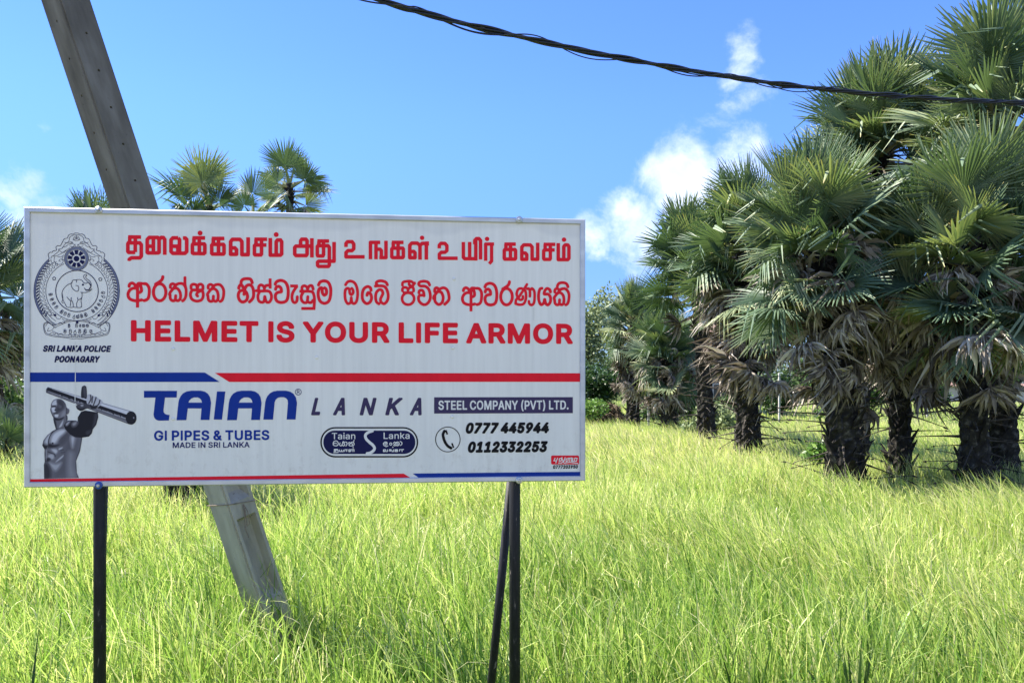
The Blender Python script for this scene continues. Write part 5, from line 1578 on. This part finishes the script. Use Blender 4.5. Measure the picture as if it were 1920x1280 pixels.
badge = fill_poly('badge', rrect(600.7, 800.2, 784, 857.2, 28), [], M['black'], 0.0010)
fill_poly('badge_rim', rrect(603.6, 803, 781.2, 854.3, 25.2), [], M['white'], 0.0013, badge)
fill_poly('badge_field', rrect(606.3, 806.8, 778.8, 850.7, 21.5), [], M['ink'], 0.0016, badge)
lettering('badge_wave', S('1000,118 930,140 880,175 864,215 885,270 940,325 1000,375 1030,430 1005,480 950,515 890,527', 50, 595, 795, 9.6, True), M['white'], 0.0019, 0.4, badge)
text('badge_lettering', 'Taian', 622.3, 666.2, 823, 811.2, M['white'], 0.012, 0, 0.0019, badge)
text('badge_lettering', 'Lanka', 719.3, 768, 822.4, 810.6, M['white'], 0.012, 0, 0.0019, badge)
TB = ('285,345 300,310 345,300 375,330 372,370 340,388 300,380 285,360 310,340 345,345 / 410,335 400,365 420,388 445,375 450,350 / 450,370 475,388 495,365 480,340 455,335 470,310 490,325 / 505,320 530,325 535,360 515,390'
      '/ 560,345 575,325 595,340 570,365 580,385 620,388 635,365 620,345 600,345 / 600,340 625,320 660,340 660,370 640,390 / 650,325 662,285'
      '/ 1240,335 1215,345 1225,370 1250,360 1255,330 1220,318 1190,345 1200,380 1240,400 1270,385 / e1322,355,20,20 / 1370,340 1390,320 1405,345 1375,375 1400,385 1420,360 / 1420,375 1445,385 1450,350 1420,335 / 1410,330 1450,318 1475,345 1465,380 / 1490,310 1520,325 1520,360 1495,380')
lettering('badge_sinhala', S(TB, 15, 595, 795, 9.6, True, True), M['white'], 0.0019, 0.3, badge)
TT = ('300,450 370,450 / 330,450 330,490 / 330,465 305,465 305,490 330,490 / 330,465 375,465 375,505 290,510 / 400,455 400,490 470,490 470,455 / 435,455 435,490 / 495,495 495,455 545,455 / 530,455 530,495'
      '/ 570,475 590,475 590,492 568,492 568,455 605,455 605,492 / 605,455 665,452 / 640,455 640,495 / 662,455 662,495 / o645,418,11'
      '/ 1192,475 1212,475 1212,490 1190,490 1190,455 1230,455 1230,490 1262,490 1262,450 / 1295,490 1295,455 1335,455 / 1317,455 1317,490 / 1317,470 1345,472 1345,490 1372,490 1372,450 / o1360,412,11 / 1392,455 1450,455 / 1418,455 1418,490 / 1418,468 1398,468 1398,490 1418,490 / 1418,468 1445,468 1445,490 1418,490 / 1480,490 1480,455 1560,452 / 1525,455 1525,495')
lettering('badge_tamil', S(TT, 14, 595, 795, 9.6), M['white'], 0.0019, 0.3, badge)

tagp = fill_poly('printer_tag', rrect(1033.3, 853.5, 1085.6, 870.2, 2.5), [], M['red'], 0.0010)
TP = '1562,515 1545,552 1578,552 1592,515 / 1578,552 1568,582 / 1652,512 1612,528 1612,560 1640,548 1642,522 / 1642,522 1662,555 1640,580 1600,578 / 1686,510 1662,578 / 1712,520 1694,535 1698,562 1722,548 1722,520 1745,520 1740,560 / 1745,520 1768,515 1762,560 / 1782,515 1772,560 1826,556 1834,520 1806,518 1796,558 / 1672,580 1740,570 1845,583'
lettering('printer_script', S(TP, 11, 805, 780, 6.62), M['white'], 0.0014, 0.3, tagp)

# white drips of paint
lettering('paint_drip', [([(141.5, 641), (142, 668), (141.5, 718), (141, 752)], 1.3, True), ([(1000.5, 577), (1000.5, 600)], 1.2, True), ([(141, 757), (141, 760)], 3, True)], M['white'], 0.0022, 0.4)

# ---- police emblem
def emblem():
    st, gr = [], []
    cx, cy = 144.0, 545.5
    E = 11.294

    def arc(rx, ry, a0, a1, w, n=60, col=st):
        col.append(([(cx + rx * math.sin(R(a0 + (a1 - a0) * k / n)), cy - ry * math.cos(R(a0 + (a1 - a0) * k / n))) for k in range(n + 1)], w, False))
    st.append(rgrid(144.5, 545.7, 39.9, 38.6, 1.5))
    arc(58, 55.6, 24, 336, 0.9)
    arc(70, 68, 36, 146, 0.8); arc(70, 68, 214, 324, 0.8)
    arc(76.6, 75, 40, 150, 0.8); arc(76.6, 75, 210, 320, 0.8)
    arc(80.3, 78.6, 40, 150, 0.9); arc(80.3, 78.6, 210, 320, 0.9)
    arc(78.5, 76.8, 42, 125, 2.8, col=gr); arc(78.5, 76.8, 235, 318, 2.8, col=gr)
    for sgn in (1, -1):
        for k in range(19):
            a = sgn * (44 + k * 4.6)
            b = a + sgn * 3.2
            st.append(([(cx + 71.2 * math.sin(R(a)), cy - 69.4 * math.cos(R(a))), (cx + 75.8 * math.sin(R(b)), cy - 74 * math.cos(R(b)))], 2.4, False))
        # scrollwork between the rings
        for k in range(15):
            a = sgn * (34 + k * 7.0)
            pts = []
            for q in range(9):
                t = q / 8 * 5.2
                rr = 64 + 4.4 * math.cos(t) * (1 - 0.06 * q)
                aa = a + sgn * (3.4 * math.sin(t) + q * 0.5)
                pts.append((cx + rr * math.sin(R(aa)), cy - rr * 0.97 * math.cos(R(aa))))
            st.append((pts, 0.75, True))
    # wheel
    wx, wy = 143.5, 485.1
    st.append(rgrid(wx, wy, 22.6, 22.2, 0.9)); st.append(rgrid(wx, wy, 17.4, 17.0, 0.6))
    gr.append(rgrid(wx, wy, 20.0, 19.6, 3.4))
    st.append(([(wx, wy)], 10.6, True))
    for k in range(9):
        a = 40 * k
        for q in (-11, -5.5, 0, 5.5, 11):
            b = R(a + q)
            st.append(([(wx + 8.0 * math.sin(b), wy - 8.0 * math.cos(b)), (wx + 16.2 * math.sin(b), wy - 16.0 * math.cos(b))], 1.7, False))

    def mir(txt, w, y2=False, mx=943, sm=True):
        oy = 532 if y2 else 432
        out = S(txt, w, 60, oy, E, sm, True)
        out += S(txt, w, 60, oy, E, sm, True, ax=-1.0, bx=2 * mx)
        return out
    crest = '350,650 360,580 345,510 385,465 432,466 445,438 520,420 507,362 540,325 600,325 640,262 662,215 690,178 748,165 772,110 820,80 872,82 905,62 943,60'
    s2 = mir(crest, 11)
    s2 += mir('400,600 420,545 440,545 560,450 575,400 640,380 700,290 780,230 800,150 860,110 943,95', 9)
    s2 += mir('440,545 520,540 620,490 720,420 / 560,390 610,450 680,470 740,410 800,370 / 480,560 470,640 520,710 600,720 650,680 660,640 610,610 570,640 600,660 / 640,360 720,340 780,290 850,260 / 800,330 860,350 900,310 850,280 800,300 / 690,250 740,270 830,240 870,270 / 540,560 620,560 680,520 / 660,560 640,600 690,640 / 910,290 925,330 / 400,620 420,680 450,700 / 870,190 900,140 935,128 / 880,205 943,220', 8)
    s2 += S('943,110 943,190 / 905,160 985,160 / 870,200 943,180 1020,200', 9, 60, 432, E)
    s2 += mir('330,800 262,838 245,900 260,1000 300,1070 400,1100 500,1122 700,1140 860,1165 950,1160 / 345,815 275,850 262,905 278,990 320,1050 420,1080 560,1105 760,1125 950,1130 / 480,935 600,870 780,805 950,785 / 470,880 560,850 700,800 820,775 / 430,1000 560,1055 760,1090 950,1085', 9, True, 950)
    s2 += mir('180,570 240,690 330,790 470,880 / 240,560 330,700 430,810 520,860 / 280,440 370,560 410,650 380,690 320,600 / 460,650 500,690 540,740 600,740 620,690 / 640,740 700,780 760,760 / 290,900 340,830 420,850 460,920 420,980 330,1000 360,930 / 380,1060 430,1030 480,1070 520,1040 560,1080 620,1050 660,1090 / 770,1090 800,1060 850,1090 830,1130 / 880,1130 910,1090 940,1130 / 540,860 600,820 650,850 700,800', 8, True, 950)
    s2 += S('o490,665,26 / o1415,670,26 / o958,815,30', 9, 60, 532, E)
    # two small flowers
    for (fx, fy) in ((470, 1020), (1450, 1035)):
        s2 += S(' '.join('%f,%f' % (fx + 36 * math.sin(R(72 * k)), fy - 36 * math.cos(R(72 * k))) for k in range(6)), 13, 60, 432, E)
    # elephant
    el = ('850,1110 760,1150 690,1215 642,1300 640,1400 660,1470 710,1570 742,1625 800,1628 872,1622 865,1530 830,1470 / 850,1105 860,1062 900,1048 940,1060 945,1100 / 930,1050 1000,1040 1060,1060 1100,1110 1160,1120 1172,1080 1110,1020 1098,960 1138,932 1165,952 1135,985 1180,1040 1240,1090 1255,1180 1215,1245 1150,1255 1110,1222'
          '/ 1270,1240 1225,1282 1130,1315 1030,1310 / 1110,1222 1150,1270 1230,1262 1272,1235 / 850,1090 830,1150 870,1240 950,1292 990,1250 980,1180 930,1165 / 1060,1312 1060,1400 1040,1490 1050,1560 1040,1625 950,1632 880,1620 / 965,1420 980,1470 1040,1440 1060,1400 / 975,1470 945,1560 960,1632 / 740,1410 820,1490 832,1420 / 822,1490 812,1600 / 640,1330 655,1450 635,1510 660,1540')
    s2 += S(el, 12, 60, 432, E, True, True)
    s2 += S('o1080,1150,22 / 1200,1100 1250,1180 1215,1240', 22, 60, 432, E, True, True)
    # motto round the lower half of the ring, and the two lines on the scroll
    def put(key, px, py, h, rot):
        xs = [float(t.split(',')[0].lstrip('eo')) for t in SI[key].replace('/', ' ').split()]
        ys = [float(t.split(',')[1]) for t in SI[key].replace('/', ' ').split()]
        mx, my = (min(xs) + max(xs)) / 2, (min(ys) + max(ys)) / 2
        k = h / 480.0
        for (pts, w, cap) in S(SI[key], 66, 0, 0, 1.0, True, True):
            a = np.asarray(pts, float) - (mx, my)
            c, s = math.cos(rot), math.sin(rot)
            s2.append((np.stack([px + k * (a[:, 0] * c - a[:, 1] * s), py + k * (a[:, 0] * s + a[:, 1] * c)], -1), 0.95, True))
    motto = [('o', 262), ('ma', 250.5), ('ma', 240.5), ('va', 230.5), ('hi', 215), ('va', 206), ('va', 197.5), ('ra', 186), ('kh', 178), ('o', 169.5), ('hi', 160), ('o', 142), ('ma', 132.5), ('ma', 122.5), ('va', 113), ('ra', 103), ('va', 94)]
    for (k, a) in motto:
        put(k, cx + 49.4 * math.sin(R(a)), cy - 47.5 * math.cos(R(a)), 6.6, R(a - 180))
    for (k, x) in (('be', 129.5), ('va', 143.5), ('ba', 150.5), ('ka', 157), ('ta', 164)):
        put(k, x, 610.6, 6.2, 0)
    for (k, x) in (('ma', 122), ('va', 132), ('ra', 140.5), ('vi', 149.5), ('hi', 159.5), ('ya', 170.5)):
        put(k, x, 621.2, 7.4, 0)
    e = lettering('police_emblem', st + s2, M['ink'], 0.0013, 0.25)
    lettering('emblem_band', gr, M['greyline'], 0.0010, 0.25, e)


emblem()

# ---- printed picture of a bare-chested figure shouldering a pipe
def figure():
    x0, y0, step = 76.0, 718.0, 0.5
    nx, ny = 370, 364
    GX, GY = np.meshgrid(x0 + np.arange(nx) * step, y0 + np.arange(ny) * step)
    X = (GX - 70) * 9.6; Y = (GY - 715) * 9.6
    tone = np.full(X.shape, 0.4)
    body = np.full(X.shape, 1e9)

    def sm(pts):
        return [tuple(p) for p in smooth([tuple(p) for p in pts] + [tuple(pts[0])], 4)][:-1]

    def lay(pts, val, soft=12.0, solid=False, curve=True):
        nonlocal tone, body
        d = poly_dist(sm(pts) if curve else pts, X, Y)
        a = np.clip(0.5 - d / soft, 0, 1)
        tone = tone * (1 - a) + val * a
        if solid:
            body = np.minimum(body, d)

    def line(pts, val, w, soft=10.0):
        nonlocal tone
        q = np.asarray(smooth(pts, 4), float)
        d = np.full(X.shape, 1e9)
        for i in range(len(q) - 1):
            (ax, ay), (bx, by) = q[i], q[i + 1]
            ex, ey = bx - ax, by - ay
            t = np.clip(((X - ax) * ex + (Y - ay) * ey) / (ex * ex + ey * ey + 1e-9), 0, 1)
            d = np.minimum(d, np.hypot(X - ax - t * ex, Y - ay - t * ey))
        a = np.clip(0.5 - (d - w / 2) / soft, 0, 1)
        tone = tone * (1 - a) + val * a
    D, K = 0.03, 0.01
    torso = [(275, 890), (180, 965), (112, 1060), (90, 1150), (132, 1220), (130, 1300), (135, 1440), (120, 1500), (125, 1748), (750, 1733), (712, 1640), (700, 1430), (770, 1250), (808, 1030), (800, 960), (560, 900), (480, 815), (380, 835)]
    lay(torso, 0.34, 6, True, False)
    lay([(540, 1000), (700, 1000), (700, 1250), (620, 1500), (480, 1700), (300, 1730), (420, 1400)], 0.30, 160)
    lay([(420, 1000), (540, 900), (570, 980), (470, 1120), (400, 1130)], 0.24, 60)
    lay([(240, 1090), (280, 950), (400, 870), (500, 860), (500, 920), (400, 1010), (330, 1110)], 0.60, 70)
    lay([(130, 1080), (200, 960), (250, 930), (215, 1040), (190, 1130)], 0.56, 50)
    lay([(600, 1000), (680, 1000), (660, 1130), (630, 1190)], 0.55, 70)
    lay([(560, 1300), (650, 1300), (640, 1500), (680, 1700), (560, 1700)], 0.44, 120)
    lay([(250, 1220), (330, 1210), (370, 1250), (330, 1300)], 0.55, 40)
    lay([(200, 1320), (270, 1300), (310, 1350), (280, 1400), (200, 1380)], 0.52, 40)
    lay([(210, 1460), (330, 1480), (440, 1460), (330, 1610)], 0.50, 60)
    lay([(350, 1420), (470, 1320), (450, 1370), (340, 1450)], 0.56, 24)
    lay([(390, 1200), (460, 1180), (440, 1210), (390, 1230)], 0.55, 20)
    lay([(215, 1120), (300, 1140), (400, 1135), (340, 1175), (215, 1185)], D, 34)
    lay([(95, 1120), (150, 1150), (190, 1150), (170, 1200), (120, 1210)], D, 24)
    lay([(130, 1420), (200, 1370), (240, 1400), (190, 1440)], 0.06, 30)
    lay([(120, 1500), (190, 1480), (240, 1600), (230, 1740), (125, 1745)], 0.07, 70)
    line([(205, 1190), (205, 1060), (260, 930), (360, 855), (470, 830)], D, 12)
    line([(110, 1200), (92, 1140), (130, 1030), (200, 945), (280, 890)], D, 12)
    line([(128, 1230), (135, 1330), (128, 1450), (125, 1600), (128, 1745)], D, 14)
    line([(804, 1020), (790, 1130), (765, 1250), (725, 1370), (705, 1450), (712, 1600), (748, 1730)], 0.06, 16, 20)
    line([(190, 1260), (250, 1285), (310, 1305), (322, 1350)], 0.05, 12)
    line([(170, 1230), (165, 1330), (160, 1420)], 0.5, 10)
    lay([(265, 1100), (290, 1100), (290, 1122), (268, 1122)], D, 10)
    for (a, b) in (((420, 1240), (480, 1225)), ((430, 1280), (500, 1268))):
        line([a, b], 0.12, 8)
    # head and neck
    lay([(290, 640), (330, 840), (350, 850), (490, 820), (540, 710), (530, 600), (400, 560)], 0.34, 6, True)
    lay([(250, 400), (290, 335), (370, 310), (450, 330), (510, 400), (530, 470), (575, 500), (572, 560), (540, 592), (520, 590), (480, 640), (390, 665), (300, 655), (255, 580), (235, 510), (245, 460)], 0.36, 6, True)
    lay([(262, 400), (300, 345), (350, 330), (360, 400), (330, 430), (275, 430)], 0.58, 30)
    lay([(262, 470), (310, 455), (330, 500), (340, 540), (290, 560), (262, 520)], 0.60, 24)
    lay([(320, 590), (380, 590), (370, 640), (320, 635)], 0.6, 20)
    lay([(450, 560), (500, 520), (510, 600), (430, 640)], 0.45, 40)
    lay([(360, 350), (430, 330), (480, 390), (480, 470), (430, 520), (350, 560), (345, 480), (380, 430)], 0.14, 50)
    lay([(390, 420), (440, 440), (430, 480), (385, 470)], 0.30, 20)
    lay([(265, 440), (330, 432), (330, 450), (270, 462)], D, 12)
    lay([(320, 500), (345, 505), (340, 525), (312, 520)], 0.05, 10)
    lay([(300, 565), (370, 572), (365, 585), (300, 582)], 0.06, 9)
    lay([(255, 580), (300, 640), (390, 670), (480, 640), (430, 690), (320, 690)], D, 22)
    lay([(290, 690), (330, 700), (350, 840), (330, 830)], 0.05, 24)
    line([(250, 410), (238, 500), (258, 590), (300, 660)], 0.06, 10)
    line([(470, 350), (520, 420), (530, 500), (525, 640), (540, 700)], 0.08, 12)
    lay([(535, 505), (565, 505), (560, 565), (535, 575)], 0.32, 14)
    lay([(400, 800), (470, 690), (450, 790), (400, 830)], 0.56, 24)
    # arm
    arm = [(730, 640), (790, 545), (860, 520), (1090, 555), (1100, 640), (1062, 780), (1000, 860), (985, 930), (930, 990), (800, 1010), (680, 1000), (590, 950), (500, 850), (480, 790), (510, 735), (560, 700), (690, 700), (728, 715)]
    lay(arm, K, 6, True, False)
    lay([(1040, 580), (1090, 570), (1085, 660), (1045, 780), (1000, 840), (1020, 700)], 0.12, 50)
    lay([(620, 745), (700, 705), (730, 730), (700, 790), (640, 810)], 0.46, 60)
    lay([(510, 760), (560, 715), (600, 715), (560, 780), (520, 800)], 0.50, 34)
    lay([(880, 900), (980, 870), (960, 930), (900, 960)], 0.10, 40)
    line([(600, 800), (600, 760), (650, 705)], 0.03, 10)
    # pipe
    pu = np.array([1535.0, 445.0]) / math.hypot(1535, 445)
    pn = np.array([-pu[1], pu[0]])
    P0 = np.array([190.0, 100.0])

    def pp(s, t):
        w = 105 + 130 * s
        q = P0 + pu * (s * 1590) + pn * (w * t)
        return (q[0], q[1])
    lay([pp(0, 0), pp(1, 0), pp(1, 1), pp(0, 1), (158, 190), (158, 140)], 0.30, 5, True, False)
    lay([pp(0.05, 0.03), pp(1, 0.03), pp(1, 0.36), pp(0.05, 0.22)], 0.62, 10, False, False)
    lay([pp(0, 0.1), pp(0.08, 0.12), pp(1, 0.36), pp(1, 0.62), pp(0, 0.62)], K, 8, False, False)
    lay([pp(0.02, 0.62), pp(1, 0.62), pp(1, 0.72), pp(0.02, 0.70)], 0.5, 10, False, False)
    lay([pp(0.05, 0.80), pp(1, 0.84), pp(1, 0.93), pp(0.05, 0.9)], 0.42, 16, False, False)
    lay([pp(0, 0.95), pp(1, 0.97), pp(1, 1.01), pp(0, 1.01)], 0.06, 6, False, False)
    line([pp(0, 0.0), pp(1, 0.0)], 0.12, 5, 6)
    r2 = random.Random(4)
    for k in range(40):
        s = 0.12 + 0.83 * r2.random()
        line([pp(s, 0.60), pp(s + 0.012, 0.66)], K if r2.random() < 0.6 else 0.5, 9, 6)
    lay([(1690 + 97 * math.cos(a), 655 + 120 * math.sin(a + 0.0)) for a in [k * 0.3142 for k in range(20)]], K, 6, True)
    lay([(1725, 640), (1745, 640), (1745, 665), (1730, 665)], 0.5, 12)
    # hand
    lay([(790, 280), (798, 120), (830, 78), (865, 76), (888, 120), (892, 300), (840, 300)], 0.05, 6, True)
    lay([(825, 110), (850, 90), (880, 120), (880, 260), (850, 270)], 0.20, 40)
    lay([(888, 375), (900, 250), (950, 232), (1010, 265), (1060, 275), (1110, 315), (1160, 340), (1172, 385), (1095, 460), (1000, 480), (940, 450)], 0.55, 6, True)
    for (a, b, c) in (((960, 240), (965, 320), (930, 390)), ((1060, 285), (1040, 350), (1010, 430)), ((1130, 325), (1115, 390), (1080, 440)), ((1000, 265), (990, 320), (985, 380))):
        line([a, b, c], 0.04, 16, 14)
    lay([(945, 410), (1010, 440), (1085, 430), (1060, 485), (970, 490)], 0.03, 14, True)
    lay([(705, 430), (800, 400), (930, 410), (950, 470), (880, 490), (790, 530), (715, 490)], 0.16, 6, True)
    lay([(715, 470), (790, 490), (870, 480), (800, 530), (730, 510)], 0.02, 16)
    lay([(780, 420), (830, 415), (830, 445), (790, 450)], 0.5, 20)
    ins = body < 0
    # silhouette mesh with the printed tone stored per point
    V, F = contour_cells(body, x0, y0, step)
    a = np.asarray(V)
    gi = np.clip(np.rint((a[:, 0] - x0) / step).astype(int), 0, nx - 1); gj = np.clip(np.rint((a[:, 1] - y0) / step).astype(int), 0, ny - 1)
    o = flat('pipe_carrier_print', V, F, M['figure'], 0.0013)
    at_ = o.data.attributes.new('tint', 'FLOAT', 'POINT')
    at_.data.foreach_set('value', tone[gj, gi].astype(np.float32))


def contour_cells(D, x0, y0, step):
    """Like contour_fill, but every inner cell stays a face of its own so that it can carry the print's tones."""
    V, F = [], []
    ny, nx = D.shape
    ins = D < 0
    idx = -np.ones(D.shape, int)
    jj, ii = np.nonzero(ins)
    for n, (j, i) in enumerate(zip(jj, ii)):
        idx[j, i] = n
        V.append((x0 + i * step, y0 + j * step))
    cnt = ins[:-1, :-1].astype(int) + ins[:-1, 1:] + ins[1:, 1:] + ins[1:, :-1]
    for j, i in zip(*np.nonzero(cnt)):
        c = ((i, j), (i + 1, j), (i + 1, j + 1), (i, j + 1))
        if cnt[j, i] == 4:
            F.append(tuple(int(idx[y, x]) for (x, y) in reversed(c)))
            continue
        poly = []
        for q in range(4):
            (ax, ay), (bx, by) = c[q], c[(q + 1) % 4]
            da, db = D[ay, ax], D[by, bx]
            if da < 0:
                poly.append(int(idx[ay, ax]))
            if (da < 0) != (db < 0):
                t = da / (da - db)
                V.append((x0 + (ax + (bx - ax) * t) * step, y0 + (ay + (by - ay) * t) * step))
                poly.append(len(V) - 1)
        if len(poly) >= 3:
            F.append(tuple(reversed(poly)))
    return V, F


def m_figure():
    m, nt, b = new_mat('figure_print')
    a = nt.nodes.new('ShaderNodeAttribute'); a.attribute_name = 'tint'
    c = ramp(nt, a.outputs['Fac'], [(0.0, (0.004, 0.004, 0.010)), (0.3, (0.095, 0.09, 0.108)), (0.45, (0.235, 0.23, 0.255)), (0.62, (0.60, 0.60, 0.63))])
    nt.links.new(c, b.inputs['Base Color'])
    b.inputs['Roughness'].default_value = 0.42
    b.inputs['Specular IOR Level'].default_value = 0.25
    return m


M['figure'] = m_figure()
figure()

# ------------------------------------------------------------------ plants by the road
def tuft(label, base, n, length, width, seed, mat, spread=0.9, cat='plant', name='sedge_tuft'):
    r = random.Random(seed)
    v, f, ti = [], [], []
    for i in range(n):
        az = r.uniform(0, 6.28); el = R(r.uniform(48, 84)); L = length * r.uniform(0.6, 1.1)
        d = Vector((math.cos(az) * math.cos(el) * spread, math.sin(az) * math.cos(el) * spread, math.sin(el)))
        s = Vector((-math.sin(az), math.cos(az), 0))
        n0 = len(v); tone = r.uniform(0.2, 0.8)
        for j in range(6):
            q = j / 5
            p = d * L * q + Vector((0, 0, -0.75 * L * q * q * (1 - math.sin(el)) - 0.10 * L * q ** 3))
            w = width * (0.5 + 0.5 * math.sin(math.pi * min(1, q + 0.15))) * (1 - q ** 3)
            for (k, h) in ((-1, 0.2), (0, 0), (1, 0.2)):
                v.append(tuple(p + s * w * k + Vector((0, 0, h * w)))); ti.append(tone)
        for j in range(5):
            for k in range(2):
                a = n0 + j * 3 + k
                f.append((a, a + 1, a + 4, a + 3))
    me = mesh_py(name, v, f)
    me.attributes.new('tint', 'FLOAT', 'POINT').data.foreach_set('value', np.array(ti, np.float32))
    o = link(name, me, mat)
    o.location = base
    tag(o, label, cat)
    return o


def on_field(px, depth):
    p = at(px, 0, depth)
    return (p.x, p.y, ground_z(p.x, p.y))


tuft('dark bladed plant cut by the bottom edge, left of the left post', on_field(40, 3.9), 16, 0.95, 0.014, 1, M['leaf_dark'])
tuft('dark spiky tuft in the grass at the bottom, right of the right post', on_field(1400, 4.5), 20, 1.0, 0.011, 2, M['leaf_dark'])
tuft('tuft of dark arching blades with pale undersides near the bottom right', on_field(1605, 4.35), 18, 0.95, 0.012, 3, M['leaf_dark'])
tuft('broad leaved bright weed among the grass near the right edge', on_field(1640, 5.2), 40, 0.82, 0.022, 4, M['weed'], name='weed_plant')
tuft('small broad leaved weed at the bottom right corner', on_field(1800, 4.2), 34, 0.7, 0.020, 5, M['weed'], name='weed_plant')
